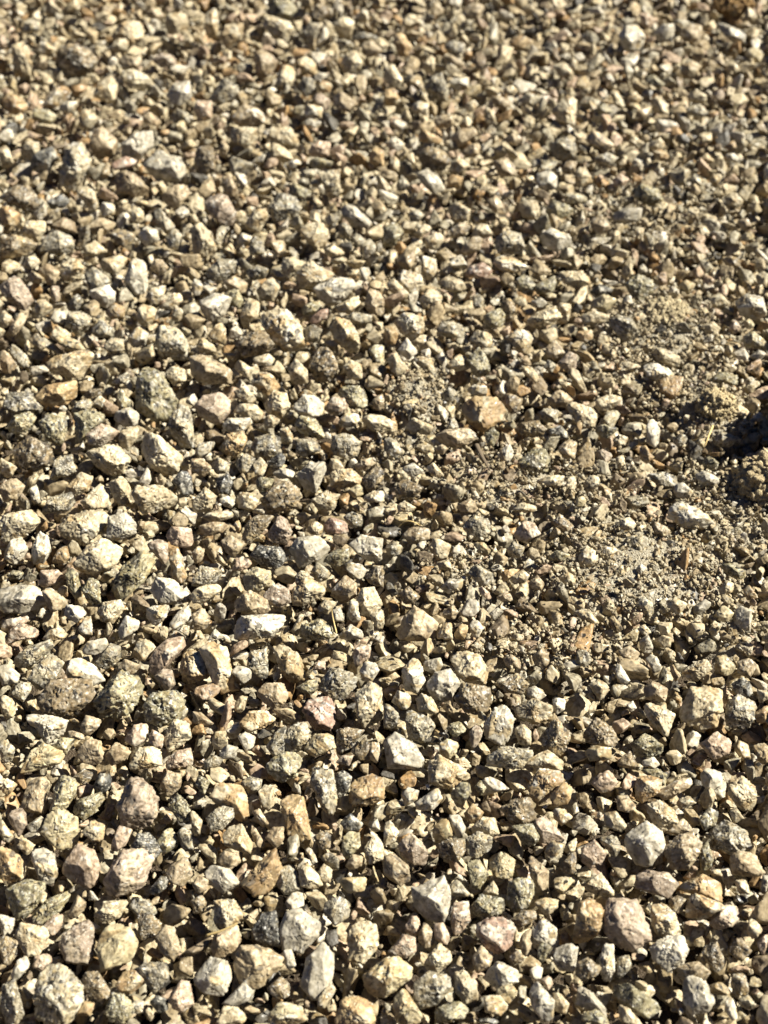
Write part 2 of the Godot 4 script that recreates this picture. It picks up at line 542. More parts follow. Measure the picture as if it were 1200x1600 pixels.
	stone("O", "big salmon orange stone cut by the bottom edge", -80, -1968, [-56,-23,-14,39,23,31,56,10,52,-39,-52,-39])
	stone("T", "big tan and cream stone with a round shoulder, behind the big sparkling gold-brown block", 833, -2443, [-51,-11,-20,38,16,56,51,38,51,7,25,-47,-16,-56])
	stone("C", "large warty cream-grey stone, in front of the large smooth pale tan brick-like stone", -785, -3850, [-73,16,-53,49,29,38,73,-5,67,-49,-53,-49])
	stone("G", "big grey stone with a sandy coat, behind the dark olive stone with white crystals", -803, -4677, [-62,21,-41,76,20,76,56,9,62,-76,2,-64,-53,-33])
	stone("O", "lumpy amber and grey crust of stone, right of the olive tan prism", -445, -2604, [-55,21,-18,57,37,48,55,7,50,-53,23,-57])
	stone("W", "bluish white angular stone, in front of the lumpy sandy cream stone", 754, -2129, [-48,-3,-20,43,27,50,48,22,43,-20,10,-50,-33,-29])
	stone("C", "rugged cream stone with broken facets, in front of the beige pink wedge pointing right", -962, -4040, [-77,35,1,60,52,24,77,-10,41,-58,-4,-60,-49,-15])
	stone("C", "long leaning cream slab with a straight edge, behind the red and white marbled stone", -294, -3120, [-56,51,-28,71,6,61,41,6,56,-48,6,-71,-24,-28])
	stone("W", "bright cream-white stone with a shaded flank, behind the flat pale beige disc", -953, -5904, [-90,14,-21,70,83,35,90,-28,49,-70,-49,-56])
	stone("G", "white and blue-black stone like a nut, behind the red and white marbled stone", -139, -3034, [-66,-6,-22,50,42,43,66,9,51,-16,7,-50,-27,-40])
	stone("G", "broad grey granular slab, behind the clean-cut tan block like a loaf", 976, -2483, [-63,9,-31,45,36,31,63,-13,18,-45,-22,-36])
	stone("G", "tall pale and grey stone with a dark side, in front of the golden-brown crystalline stone", -174, -2634, [-38,32,-29,74,31,64,38,-18,22,-74,-10,-41])
	stone("W", "large pale stone with dark moss-like patch, behind the broad white-grey crumbly stone", 343, -2884, [-44,-7,-8,60,25,65,44,22,39,-26,20,-65,-37,-45])
	stone("O", "large honey and cream block, in front of the golden-brown crystalline stone", -50, -2643, [-50,-22,-38,33,17,47,50,33,50,-22,-1,-45,-47,-47])
	stone("C", "bright buttery stone with fan-shaped cracks, right of the smooth pale faceted quartz ball", 263, -3104, [-58,19,-36,53,28,38,58,-6,53,-51,-1,-53,-31,-31])
	stone("C", "large olive cream ledge of stone, behind the cream plate with a dark crack", -1169, -4550, [-87,24,-51,45,69,54,87,30,51,-42,33,-54,-69,-18])
	stone("R", "red and white marbled stone, behind the cream yellow ridge of stone", -194, -2921, [-52,11,-28,45,30,57,52,30,45,-18,30,-57,-18,-47])
	stone("G", "upright grey stone with rough white face, behind the large smooth pale tan brick-like stone", -731, -4223, [-42,32,1,83,42,60,42,-83,-16,-83,-39,-37])
	stone("L", "flat grey quartz with a cream border", 812, -2006, [-48,17,-27,50,15,37,48,0,39,-29,2,-50,-31,-25])
	stone("B", "dark olive-brown gritty ball, right of the smooth pale faceted quartz ball", 266, -2976, [-59,1,-28,47,50,40,59,1,50,-33,-18,-47])
	stone("V", "mauve and pink stone with a flat grey face, left of the cream long lens-like stone", -610, -4308, [-78,16,-41,51,35,62,78,28,41,-25,0,-62,-52,-25])
	stone("G", "large granular grey-cream block, behind the rusty pink rough stone", 1074, -2923, [-49,19,-20,53,32,46,49,24,32,-43,-35,-53])
	stone("L", "broad lumpy pale grey stone, behind the pale tan stone with grey eye", -241, -3593, [-69,11,-45,48,24,53,69,11,61,-11,-40,-53])
	stone("S", "broad pale olive stone at the foot", -286, -2718, [-55,19,-13,47,34,51,55,28,24,-28,-22,-51,-50,-14])
	stone("W", "large cream-white stone with a dark pit, at mid height, right", 1034, -3757, [-81,-22,-68,22,-38,43,27,38,81,-5,49,-32,-16,-43])
	stone("B", "grainy brown-grey stone with tan peak, in front of the cream long stone dotted with rust", -230, -4582, [-56,-21,-17,81,38,27,56,-27,38,-81,-35,-75])
	stone("O", "big gold-brown crusted stone, right of the broad white-grey crumbly stone", 467, -2653, [-51,7,-28,48,37,53,51,21,28,-12,-18,-53,-42,-30])
	stone("C", "white cream stone with a facing corner", -591, -3112, [-47,2,-27,52,-2,57,42,22,47,-37,32,-54,-2,-57,-22,-52])
	stone("V", "pinkish ridge-backed oblong, behind the lumpy sandy cream stone", 748, -2341, [-60,7,-32,29,25,33,60,11,38,-33,-54,-29])
	stone("B", "rust-brown pyramid with a bright side, in front of the long cream and rust lump", 507, -2833, [-58,-14,-4,57,58,19,44,-14,25,-57])
	stone("G", "pale grey-cream stone with rough front, right of the pale grey two-winged stone", -264, -2827, [-58,-19,-1,52,37,47,58,19,42,-19,-20,-52])
	stone("G", "broad white-grey crumbly stone, left of the big gold-brown crusted stone", 371, -2763, [-66,-5,-23,28,52,33,66,5,42,-33,-66,-33])
	stone("W", "white stone with a flat greenish face, left of the rosy tan flat-faced triangle", -191, -5012, [-87,13,-11,57,65,44,87,19,39,-38,-24,-57,-62,-32])
	stone("C", "lumpy sandy cream stone, behind the bluish white angular stone", 762, -2224, [-51,31,-25,46,18,23,51,-29,44,-46,-16,-42,-38,-16])
	stone("O", "rust-topped grey stone at the left border", -1027, -2397, [-38,51,-16,60,16,29,38,-16,16,-42,-38,-60])
	stone("W", "pale wedge sloping to the right, in front of the large rough tan clod-like stone", -1012, -2884, [-65,60,45,7,65,-7,41,-45,-12,-60,-31,-17])
	stone("S", "wide grey tan stone with a dropping side, behind the rounded grey stone with vertical streaks", -1172, -4201, [-60,34,-32,66,60,52,43,-11,3,-66,-43,-29])
	stone("P", "pinkish beige stone with a round shadow, in front of the white speckled lozenge", -679, -3137, [-66,-27,-26,32,14,57,63,57,66,27,-36,-57])
	stone("C", "tan block with a flat cream top face, behind the wide flat olive tan slab", -420, -2237, [-40,-15,-33,45,31,41,40,-11,18,-32,-33,-45])
	stone("W", "smooth cream egg with an edge line, behind the white speckled lozenge", -699, -3422, [-74,16,-25,47,22,31,74,-21,27,-47,-25,-41])
	stone("W", "long white quartz with a cream tip, right of the glossy cream pebble with orange base", 311, -2059, [-58,-7,-18,35,24,30,58,18,53,1,-1,-35,-51,-28])
	stone("O", "tan stone with an orange under-rim, in the upper part, left", -1197, -4383, [-78,7,-34,42,78,42,72,-16,31,-42,-57,-28])
	stone("C", "cream long stone dotted with rust, behind the grainy brown-grey stone with tan peak", -146, -4721, [-58,37,-37,76,12,67,49,6,58,-67,18,-76,-49,0])
	stone("L", "smooth pale faceted quartz ball, left of the dark olive-brown gritty ball", 180, -3030, [-53,2,-28,37,21,51,53,10,26,-42,-4,-51,-38,-32])
	stone("S", "flat olive facet stone, in front of the slender white and orange spike", 374, -2299, [-38,31,-3,48,27,44,38,13,34,0,19,-35,-21,-48,-38,-26])
	stone("Y", "broad pale straw stone with a flat top, left of the crumbly tan two-lobed stone", -1008, -2766, [-73,-35,-26,21,16,35,73,-7,49,-35])
	stone("G", "slanting grey-brown stone in the bottom left corner", -964, -1983, [-29,12,-4,54,29,54,21,-37,-4,-54,-29,-54])
	stone("T", "pale tan cut cube standing on a corner", -1002, -2627, [-47,-15,-8,54,36,47,47,24,8,-54,-33,-36])
	stone("B", "brown grey chunk with a square top, left of the big gold-brown crusted stone", 379, -2578, [-64,-3,-18,24,32,40,64,-13,27,-40,-18,-35])
	stone("B", "dark rough grey stone in half light, in front of the glassy grey-yellow facetted stone", -492, -4682, [-79,0,-55,36,36,49,79,-6,55,-36,-43,-49])
	stone("S", "big grey stone with a rounded shoulder, right of the long olive tan fish-shaped stone", 527, -4036, [-56,4,-17,55,28,49,51,15,56,-35,0,-55,-51,-35])
	stone("Y", "long speckled yellow stone, left of the notched grey quartz stone", 60, -1977, [-39,19,-10,48,39,-23,39,-48,-27,-48])
	stone("V", "large plum-mauve stone with a grooved face, left of the big pale tan blunt stone", -1452, -5004, [-61,30,8,80,33,55,61,-39,20,-80,-30,-39])
	stone("V", "lilac grey knobbly stone, right of the flat pale beige disc", -687, -5575, [-65,60,-18,81,29,60,65,-20,35,-81,-25,-40,-59,7])
	stone("S", "tan and olive column with sparkling edge, in front of the crumbly tan two-lobed stone", -928, -2632, [-53,-49,-16,24,12,54,53,38,39,-8,7,-40,-25,-54])
	stone("G", "speckled grey stone with a black blotch, behind the large rough tan clod-like stone", -1043, -3086, [-59,-12,-27,22,32,52,59,12,22,-37,-27,-52])
	stone("C", "long cream and rust lump, behind the rust-brown pyramid with a bright side", 446, -2933, [-60,6,2,37,60,20,60,-18,17,-37,-51,-28])
	stone("C", "cream and grey lumpy stone with pale crown, behind the very large knobbly grey-beige boulder", -938, -2172, [-41,21,-17,47,41,13,41,-9,2,-47,-32,-38])
	stone("K", "black and white stone with a dark seam, behind the wide flat olive tan slab", -319, -2191, [-36,9,-6,47,36,47,36,-47,2,-34,-32,-17])
	stone("G", "white-grey lumpy stone with a worn crest, in front of the smooth pale faceted quartz ball", 105, -2878, [-48,41,-19,50,33,22,48,-2,19,-50,-29,-45])
	stone("G", "grey stone notched by a dark triangle", -1319, -4341, [-74,0,-45,47,31,35,74,-29,54,-47,-39,-41])
	stone("C", "tall tan stone at the left, near the top edge, left", -1723, -6828, [-48,-61,-36,84,10,114,48,69,40,-23,17,-114,-36,-99])
	stone("C", "large cream stone with a diagonal facet, behind the broad grey granular slab", 1032, -2632, [-45,24,-15,47,26,33,45,-8,40,-47,-1,-40,-38,-13])
	stone("W", "pale white stone capped over a brown base", -923, -3086, [-55,7,-33,42,1,47,36,7,55,-42,16,-47,-48,-22])
	stone("G", "brown grey stone with a domed cap, right of the lilac grey knobbly stone", -414, -5590, [-71,12,-24,62,50,45,71,-2,37,-49,-50,-62])
	stone("T", "tan drum-shaped stone, left of the flat pale beige disc", -1086, -5761, [-75,17,-51,72,24,45,75,-24,72,-72,-10,-45,-65,-17])
	stone("B", "tan and grey peaked stone, right of the rust-brown pyramid with a bright side", 644, -2851, [-56,-24,-20,43,32,19,56,-14,37,-43,-44,-36])
	stone("V", "mauve-beige bent stone, behind the rough grey tan large stone", 80, -2441, [-54,13,-4,49,27,22,54,-27,22,-49,-22,-18])
	stone("O", "gold-brown stone with one sparkling spot, left of the pale lavender cube", 868, -2249, [-54,9,-37,39,32,35,54,26,-2,-22,-50,-39])
	stone("B", "wide grey brown slab at the left border", -1494, -5324, [-75,46,-10,46,75,-7,69,-46,-75,-46])
	stone("T", "pale broad stone with a pointed foot, behind the orange and dark crust stone", -341, -2985, [-55,13,-18,45,45,38,55,4,30,-30,-4,-45])
	stone("C", "pale cream stone with chips on its side, left of the rosy tan flat-faced triangle", -278, -5128, [-74,0,-16,58,74,0,61,-26,-10,-58,-67,-58])
	stone("B", "dull brown boulder-like stone at the left", -1539, -5640, [-85,24,-3,64,64,51,85,-10,44,-64,-17,-24])
	stone("G", "speckled flat grey stone, left of the pale rose and white angular stone", -606, -2057, [-44,32,2,43,44,24,40,-14,-6,-43])
	stone("Y", "yellowish lump with a sugary white face, in front of the wide flat olive tan slab", -249, -1959, [-52,-6,-14,31,35,10,52,-23,39,-31,-47,-31])
	stone("W", "pinkish white upright loaf, left of the rosy mauve angular stone", -936, -2389, [-32,27,-23,53,10,51,32,27,25,-27,1,-53,-28,-31])
	stone("C", "pale tan stone with grey eye, right of the smooth mauve dome in shadow", -248, -3422, [-57,5,0,47,57,5,47,-26,-10,-47,-47,-44])
	stone("T", "dusky tan stone half in the shade", -420, -2158, [-41,-4,-23,34,36,38,41,0,6,-34,-36,-38])
	stone("B", "brown rounded stone with a shaded left flank, right of the very large knobbly grey-beige boulder", -754, -2028, [-36,29,-14,52,20,38,36,-21,11,-52,-14,-29])
	stone("G", "large grey stone with white patches, right of the cream and rust bone-shaped stone", 922, -4755, [-67,28,-34,64,21,52,67,-15,46,-64,-9,-40])
	stone("S", "cream plate with a dark crack, left of the beige pink wedge pointing right", -1050, -4214, [-63,-60,-52,55,-6,60,63,37,40,3])
	stone("C", "white cream plate with a torn edge, right of the tan and grey peaked stone", 818, -2904, [-50,29,-26,48,50,24,41,-43,26,-48,-31,-10])
	stone("O", "big sparkling gold-brown block, behind the gold-brown stone with one sparkling spot", 875, -2331, [-59,-29,-55,-11,-7,29,46,20,59,-29])
	stone("W", "large white and honey oblong, in front of the frosted white lump", 403, -1986, [-38,35,-18,52,36,10,38,-31,16,-52,-18,-14])
	stone("C", "large crumbly cream-white stone, behind the large lumpy white-grey stone with dimples", 786, -2549, [-50,25,-14,48,32,30,50,2,18,-48,-14,-25])
	stone("T", "clean-cut tan block like a loaf, in front of the broad grey granular slab", 1007, -2392, [-50,16,-32,33,12,38,50,-2,34,-16,-32,-38,-48,-16])
	stone("C", "striated tan stone, right of the dark fronted brown grey boulder", -1255, -7076, [-101,-16,-31,47,70,62,101,-8,23,-62,-55,-39])
	stone("L", "smooth grey block with a cream shoulder, behind the tan drum-shaped stone", -1091, -6067, [-72,16,2,58,72,58,72,-5,2,-58,-69,-41])
	stone("C", "big crumbly yellow cream stone at the lower left", -738, -5363, [-49,49,-10,69,36,23,49,-69,-49,-69])
	stone("L", "large flat crystalline grey stone, behind the olive tan pyramid", -61, -3609, [-56,15,-13,46,56,31,50,-44,8,-46,-34,-12])
	stone("T", "broad smooth tan stone with shaded right end, left of the smooth mauve dome in shadow", -431, -3365, [-62,12,5,42,56,6,62,-29,21,-42,-46,-19])
	stone("W", "tall pale cream egg with a shaded left, right of the big pale tan blunt stone", -993, -5114, [-48,-18,-10,59,22,78,45,40,48,-43,29,-78,-10,-75])
	stone("G", "grey rounded stone with a soft ridge, behind the big pale tan blunt stone", -1342, -5335, [-72,-33,-52,26,13,52,65,20,72,-46,33,-52])
	stone("S", "dark stone streaked with green, in front of the grainy brown-grey stone with tan peak", -116, -4376, [-72,12,-25,47,45,41,72,0,45,-47,-7,-35])
	stone("L", "pale grey translucent slab, left of the olive cream stone with yellow foot", -250, -3953, [-50,11,-6,56,44,50,50,22,11,-56,-33,-50])
	stone("G", "grey stone split by a fine line", -415, -4104, [-55,-3,-38,37,24,48,55,14,47,-31,1,-48,-44,-37])
	stone("T", "rough grey tan large stone, in front of the mauve-beige bent stone", 41, -2377, [-41,38,-14,46,25,15,41,-33,8,-46,-41,-7])
	stone("L", "broad white-grey stone with smooth facets, right of the flat flesh-coloured ledge of stone", -448, -2356, [-50,20,-28,42,25,20,50,-24,-1,-42,-32,-15])
	stone("W", "tall pale quartz stone with grey streaks, left of the smooth pale faceted quartz ball", 92, -3078, [-36,9,-4,60,23,38,36,-21,16,-60,-28,-50])
	stone("S", "pale greenish tan stone near the lower edge", -685, -1970, [-41,0,-8,41,25,25,41,-17,0,-41,-29,-25])
	stone("B", "large brown stone with rusty front, behind the glassy flat pale tan stone", 205, -5974, [-86,25,-2,60,61,25,86,-25,33,-60,-51,-25])
	stone("T", "long olive tan fish-shaped stone, in front of the broad pale flaky stone", 268, -4153, [-85,4,-46,27,28,36,85,-1,51,-21,-17,-36,-68,-21])
	stone("T", "brown tan block with a sunlit side, behind the tan drum-shaped stone", -1242, -6090, [-62,-11,-41,67,9,67,62,4,37,-60,-34,-67])
	stone("S", "wide olive-grey bar along the lower edge", 169, -1960, [-54,-3,8,28,54,22,45,-15,-8,-28,-45,-24])
	stone("C", "bright cream stone with a grainy flat face, behind the broad white-grey stone with smooth facets", -411, -2481, [-43,19,-16,44,16,39,43,-17,29,-44,-7,-30,-38,-12])
	stone("G", "dark pitted slab of grey stone, behind the large rough tan clod-like stone", -1098, -3149, [-73,-9,-21,24,68,34,73,9,14,-26,-46,-34])
	stone("S", "grey-green oval stone with dark flecks, in front of the pinkish white upright loaf", -901, -2259, [-57,-22,-55,2,-10,26,51,35,57,17,21,-13,-36,-35])
	stone("C", "peach beige stone with a notch, behind the pinkish cream stone with scratches", -612, -2842, [-42,-2,-6,50,42,31,42,-12,-15,-40,-39,-50])
	stone("G", "granular grey block with a square top, behind the olive cream stone with yellow foot", -134, -4106, [-55,1,-41,41,21,47,55,18,44,-33,10,-47,-41,-27])
	stone("W", "white grey round stone with dark spots, behind the golden-grey rugged stone", -885, -3710, [-51,-26,-35,39,24,44,51,1,46,-31,-19,-44])
	stone("W", "large white frosted dome, in the upper part, right", 1428, -4904, [-65,16,-19,53,37,47,65,-16,37,-53,-31,-34])
	stone("G", "grey white stone with a shadowed left face, right of the knobbly grey white pillar", -121, -2254, [-43,26,0,39,43,22,26,-17,-13,-39,-39,-9])
	stone("T", "smooth beige stone with a flat slope, behind the speckled flat grey stone", -570, -2152, [-33,27,-1,50,20,39,33,-16,-1,-50,-27,-12])
	stone("K", "grey stone with a black sparkling crest, left of the flat flesh-coloured ledge of stone", -665, -2451, [-41,13,-15,45,21,45,41,-18,3,-45,-23,-13])
	stone("C", "pale grey cream stone with folded face, left of the pinkish cream stone with scratches", -700, -2762, [-52,-13,-14,32,52,20,42,-32,-52,-32])
	stone("K", "smooth dark-dotted grey dome in half shade, in front of the plum-grey pointed stone", -380, -3569, [-58,12,-26,41,42,28,58,-9,32,-41,-26,-30])
	stone("L", "glassy grey-yellow facetted stone, in front of the lilac grey knobbly stone", -650, -4907, [-64,33,-5,55,64,33,27,-30,-30,-55,-61,-11])
	stone("C", "glossy cream pebble with orange base, right of the notched grey quartz stone", 214, -2030, [-34,32,-9,45,24,16,34,-30,-5,-45,-26,-14])
	stone("C", "knobbly cream stone in the lower middle", -277, -5391, [-66,20,-26,59,33,53,66,-13,7,-59,-40,-26])
	stone("T", "crumbly tan two-lobed stone, right of the pale wedge sloping to the right", -869, -2776, [-45,8,16,44,45,27,40,-29,2,-44,-26,-20])
	stone("O", "cluster of tan and gold crust, behind the large crumbly cream-white stone", 761, -2650, [-36,23,1,46,36,32,33,-5,-8,-46,-33,-37])
	stone("S", "broad tan-grey stone half dusted with sand, behind the large grey stone with white patches", 1003, -5033, [-60,13,-3,57,54,44,60,-19,22,-57,-35,-25])
	stone("G", "large lavender grey stone, behind the cream and rust bone-shaped stone", 514, -5335, [-62,13,-16,52,43,39,62,-20,36,-52,-43,-46])
	stone("W", "cream white long limb of stone, in front of the orange-tinted upright slab", 588, -2083, [-26,21,-20,55,5,59,26,-29,18,-59,-7,-46])
	stone("C", "warm grey cream round stone, right of the rosy tan flat-faced triangle", 94, -4787, [-60,20,-14,54,54,38,60,-17,17,-54,-32,-23])
	stone("T", "slender white and orange spike, behind the flat olive facet stone", 429, -2379, [-44,53,-18,44,27,0,44,-53,4,-49,-22,-18])
	stone("Y", "cream yellow ridge of stone, right of the pale grey-cream stone with rough front", -187, -2804, [-54,-9,-17,33,45,33,54,-9,-21,-33])
	stone("S", "olive stone with dark ribs, left of the flat olive facet stone", 286, -2262, [-43,7,-26,33,35,28,43,-7,-9,-33,-39,-20])
	stone("V", "pink grey stone with a white flank, in front of the big gold-brown crusted stone", 468, -2516, [-47,17,-16,42,47,-24,7,-42,-25,-42])
	stone("S", "grey-green stone with a rough flat top, right of the cream stone like a folded leaf", -259, -4204, [-64,27,-39,47,13,33,64,-30,47,-47,1,-42,-56,-7])
	stone("C", "olive cream stone with yellow foot, right of the pale grey translucent slab", -130, -3949, [-58,3,-36,36,19,36,58,-3,47,-31,3,-36,-53,-31])
	stone("W", "pale white knobbly stone with dark veins, right of the cream stone like a folded leaf", -272, -4323, [-60,6,-25,44,33,35,60,6,51,-29,10,-44,-48,-23])
	stone("Y", "cream yellow knob with a rusty pit, left of the smooth mauve dome in shadow", -415, -3473, [-48,9,-12,43,46,20,48,-12,4,-43,-38,-38])
	stone("S", "large grey olive stone with coarse grain, in front of the olive tan pyramid", -217, -3255, [-61,-28,-35,18,15,33,51,8,61,-28,35,-33])
	stone("C", "half gold half grey cream stone, behind the notched grey quartz stone", 140, -2109, [-38,-11,4,40,34,19,38,-2,0,-40,-38,-36])
	stone("P", "rusty pink rough stone, in front of the large granular grey-cream block", 981, -2804, [-45,-9,-7,43,45,28,40,-14,2,-43])
	stone("C", "cream stone like a folded leaf, right of the cream long lens-like stone", -392, -4332, [-51,6,-4,52,42,41,51,-17,19,-52,-28,-35])
	stone("S", "pale knobbly stone under the black streaked one", -839, -2590, [-57,2,-21,27,39,32,57,9,16,-18,-25,-32])
	stone("C", "white yellow stone over a rust red prism", 715, -4270, [-56,29,-39,46,25,35,56,12,48,-35,1,-46,-45,-6])
	stone("S", "grey ridged broad stone with yellow corner", 777, -2801, [-47,-7,-12,40,45,12,47,-17,-26,-40])
	stone("T", "grey striped stone with a shaded lower part", -610, -6331, [-80,-11,-22,54,58,11,80,-47,-44,-54])
	stone("P", "pale rose and white angular stone, right of the speckled flat grey stone", -532, -2001, [-34,0,13,39,34,29,34,-25,1,-39,-20,-25])
	stone("G", "grey stone with a white vertical edge, right of the orange and grey column of stone", -390, -3110, [-33,-1,-21,48,33,53,28,-46,14,-53])
	stone("L", "sugary white-grey block at the right, near the bottom edge, centre right", 478, -2113, [-30,19,8,40,30,32,30,-28,-13,-40,-28,-11])
	stone("C", "cream stone with swirling grain, right of the flat slanting tan grey plate", -987, -3858, [-55,-11,22,44,55,0,44,-44,-33,-44])
	stone("C", "cream blocky stone with a step, right of the olive tan pyramid", -46, -3373, [-41,0,-26,41,15,46,41,-10,15,-46,-26,-41])
	stone("V", "pale lavender cube, right of the gold-brown stone with one sparkling spot", 921, -2230, [-37,-26,-19,30,19,43,37,22,24,-13,-15,-43])
	stone("B", "golden-brown crystalline stone, right of the cream yellow ridge of stone", -102, -2819, [-45,-45,-40,36,-12,45,45,31,12,-12])
	stone("Y", "pale yellow sparkling broad stone, right of the grey leaf-shaped stone", 326, -2397, [-38,7,-7,38,38,16,33,-33,-16,-38])
	stone("C", "cream pale jagged broad stone, in front of the grey pink peaked stone", -444, -6113, [-75,12,-53,55,32,55,75,-16,25,-55,-25,-23])
	stone("P", "tall pink-brown stone with a shaded foot, left of the olive stone with dark ribs", 206, -2223, [-29,-11,-20,45,18,50,29,2,-12,-50])
	stone("O", "orange and dark crust stone, behind the pale grey two-winged stone", -374, -2895, [-58,2,-24,31,29,31,58,2,10,-22,-34,-31])
	stone("C", "crumbly cream stone with a notched side, behind the pale yellow and grey rounded lump", -735, -2253, [-49,-3,-18,31,42,18,49,5,16,-21,-27,-31])
	stone("G", "large dark grey stone with chipped edge, behind the glassy grey-yellow facetted stone", -647, -5144, [-70,3,-13,48,70,42,51,-3,-13,-48,-51,-29])
	stone("G", "knobbly grey white pillar, left of the cream and tan two-part lump", -262, -2353, [-33,-12,-20,32,7,43,24,19,33,-30,-15,-43])
	stone("T", "tan stone wedged above the flat quartz", 808, -2068, [-44,5,6,33,44,18,40,-7,-36,-33])
	stone("L", "grey smooth stone with a rosy tail, right of the large white and honey oblong", 540, -1988, [-43,33,-14,29,35,-8,43,-33,-43,-17])
	stone("T", "flat flesh-coloured ledge of stone, left of the broad white-grey stone with smooth facets", -567, -2374, [-36,4,-17,22,36,40,36,-13,6,-40,-30,-22])
	stone("B", "olive brown warty stone, left of the flat grey granular stone", 190, -2443, [-42,11,-11,34,34,29,42,2,11,-34,-34,-20])
	stone("B", "reddish grey stone with white patch, behind the flat pale beige disc", -786, -5951, [-45,-26,-38,37,-10,68,45,51,45,-47,-10,-68])
	stone("G", "round grey disc with a glassy face, in front of the long olive tan fish-shaped stone", 312, -3704, [-48,5,-11,43,38,32,48,-16,21,-43,-27,-32])
	stone("G", "flat grey granular stone, right of the olive brown warty stone", 267, -2459, [-38,16,-7,38,38,25,29,-11,-2,-38,-34,-25])
	stone("W", "lumpy white-grey stone at right bottom, in the upper part, centre right", 705, -5357, [-75,7,-23,46,49,26,75,-13,3,-46,-49,-26])
	stone("T", "olive tan pyramid, left of the cream blocky stone with a step", -138, -3423, [-48,-17,14,48,48,19,45,-22,-1,-48])
	stone("W", "knobbly white cream ball, near the top edge, right", 1204, -7025, [-68,10,-41,60,29,56,68,10,37,-52,-33,-60])
	stone("B", "dull tan stone with a ridge down its middle", -633, -2211, [-35,-17,-20,39,14,22,35,-4,14,-39,-29,-34])
	stone("G", "smooth grey stone below the amber crust", -464, -2552, [-41,5,5,36,41,27,36,-5,0,-34,-32,-36])
	stone("O", "cream and orange stone at the upper edge", -431, -4444, [-59,15,-30,44,12,44,59,3,53,-21,6,-44,-59,3])
	stone("G", "broad grey stone in the right, near the top edge, centre right", 786, -6044, [-60,21,11,56,60,28,60,-28,-11,-56,-53,-28])
	stone("S", "broad pale flaky stone, left of the large bright white crystalline stone", 358, -4564, [-49,15,-4,63,49,-3,25,-63,-22,-39])
	stone("T", "flat pale beige disc, right of the tan drum-shaped stone", -885, -5664, [-64,10,3,51,64,51,64,3,-3,-51,-51,-31])
	stone("P", "pink-beige gnarled stone, in front of the large warty cream-grey stone", -690, -3657, [-49,12,-15,39,49,28,49,-31,17,-39,-25,-20])
	stone("C", "long tan loaf with an orange belly, right of the large grey stone with white patches", 1050, -4601, [-93,15,-39,33,33,27,93,-3,63,-33,-27,-15])
	stone("G", "big mauve grey block, behind the large brown stone with rusty front", 245, -6577, [-59,-22,-30,45,22,67,59,-15,45,-67,-22,-59])
	stone("C", "cream and rust bone-shaped stone, right of the large bright white crystalline stone", 622, -4839, [-77,-19,-34,19,34,50,77,12,-28,-50])
	stone("C", "bright cream oval stone with a lit back, right of the cream grey facetted stone", -1153, -6628, [-84,56,-21,56,47,19,84,-34,24,-56,-43,-26])
	stone("O", "honey orange pebble with a white edge, left of the speckled flat grey stone", -661, -2047, [-40,0,-13,31,33,17,40,-13,-8,-31,-33,-21])
	stone("C", "cream greyish jagged stone by the brown pyramid", 469, -2758, [-56,-19,5,28,56,0,56,-28,-56,-28])
	stone("G", "grey domed stone at the bottom left quarter", -1108, -3822, [-60,-14,-27,25,44,30,60,-19,33,-30,-60,-30])
	stone("C", "white grey bar at the right side", -11, -4227, [-69,17,-40,34,11,29,57,6,69,-29,11,-34,-34,-23])
	stone("C", "cream cross-shaped stone with shadow on one side, behind the smooth beige grey cone", -235, -5761, [-50,51,-5,65,43,65,50,-10,36,-65,-12,-45])
	stone("B", "brown mauve angular stone with a shaded side, left of the plum-grey pointed stone", -421, -3695, [-56,-25,-35,28,3,50,56,39,13,-9,-35,-50])
	stone("C", "tan rough stone by the upper left", 105, -5072, [-60,-11,-35,49,41,33,60,-17,3,-49])
	stone("C", "cream and grey two-tone stone, behind the grey pink peaked stone", -517, -7127, [-78,14,-55,65,55,29,78,-18,16,-65,-31,-33])
	stone("C", "white cream ragged stone at the bottom right", 819, -6366, [-55,-7,4,66,55,51,55,-66,-18,-51])
	stone("P", "beige pink wedge pointing right, right of the cream plate with a dark crack", -1003, -4172, [-59,9,-1,40,59,3,27,-31,-24,-40,-59,-26])
	stone("W", "frosted white lump, in front of the flat olive facet stone", 430, -2189, [-33,-2,-10,36,33,15,31,-24,12,-36,-31,-24])
	stone("K", "dark blue-grey stone with a lit top, left of the tan drum-shaped stone", -1487, -5942, [-63,7,-21,42,49,56,63,7,21,-42,-35,-56])
	stone("V", "smooth mauve dome in shadow, left of the pale tan stone with grey eye", -347, -3403, [-43,4,6,43,43,19,43,-27,6,-43,-35,-22])
	stone("L", "smooth grey stone with a shiny white top, right of the cream grey facetted stone", -960, -6506, [-66,-7,7,59,66,52,66,-22,7,-59])
	stone("T", "grey pink peaked stone, in front of the cream and grey two-tone stone", -557, -6776, [-57,-57,-49,57,-4,72,57,11,27,-34,-27,-72])
	stone("W", "white wedge with a shaded right side, left of the upright chalky white stone", -1220, -3591, [-45,-9,-3,44,34,49,45,-4,-13,-49])
	stone("G", "rounded grey stone with vertical streaks, behind the flat slanting tan grey plate", -1126, -4005, [-48,-36,-25,20,3,42,42,36,48,-25,8,-42])
	stone("G", "silver grey flat slab, in front of the pink-beige gnarled stone", -576, -3485, [-50,0,-18,34,50,16,47,-21,-8,-34,-50,-26])
	stone("C", "cream block beside swirling grain, at mid height, left", -904, -3873, [-36,38,14,55,36,22,25,-55,-25,-33])
	stone("G", "rough cream olive stone by a grey egg", -1177, -4802, [-55,-2,-31,48,18,48,55,17,31,-26,-12,-48])
	stone("G", "grey translucent stone with a bright spark, left of the grey pink peaked stone", -741, -6534, [-74,-37,0,59,74,22,67,-22,-22,-59])
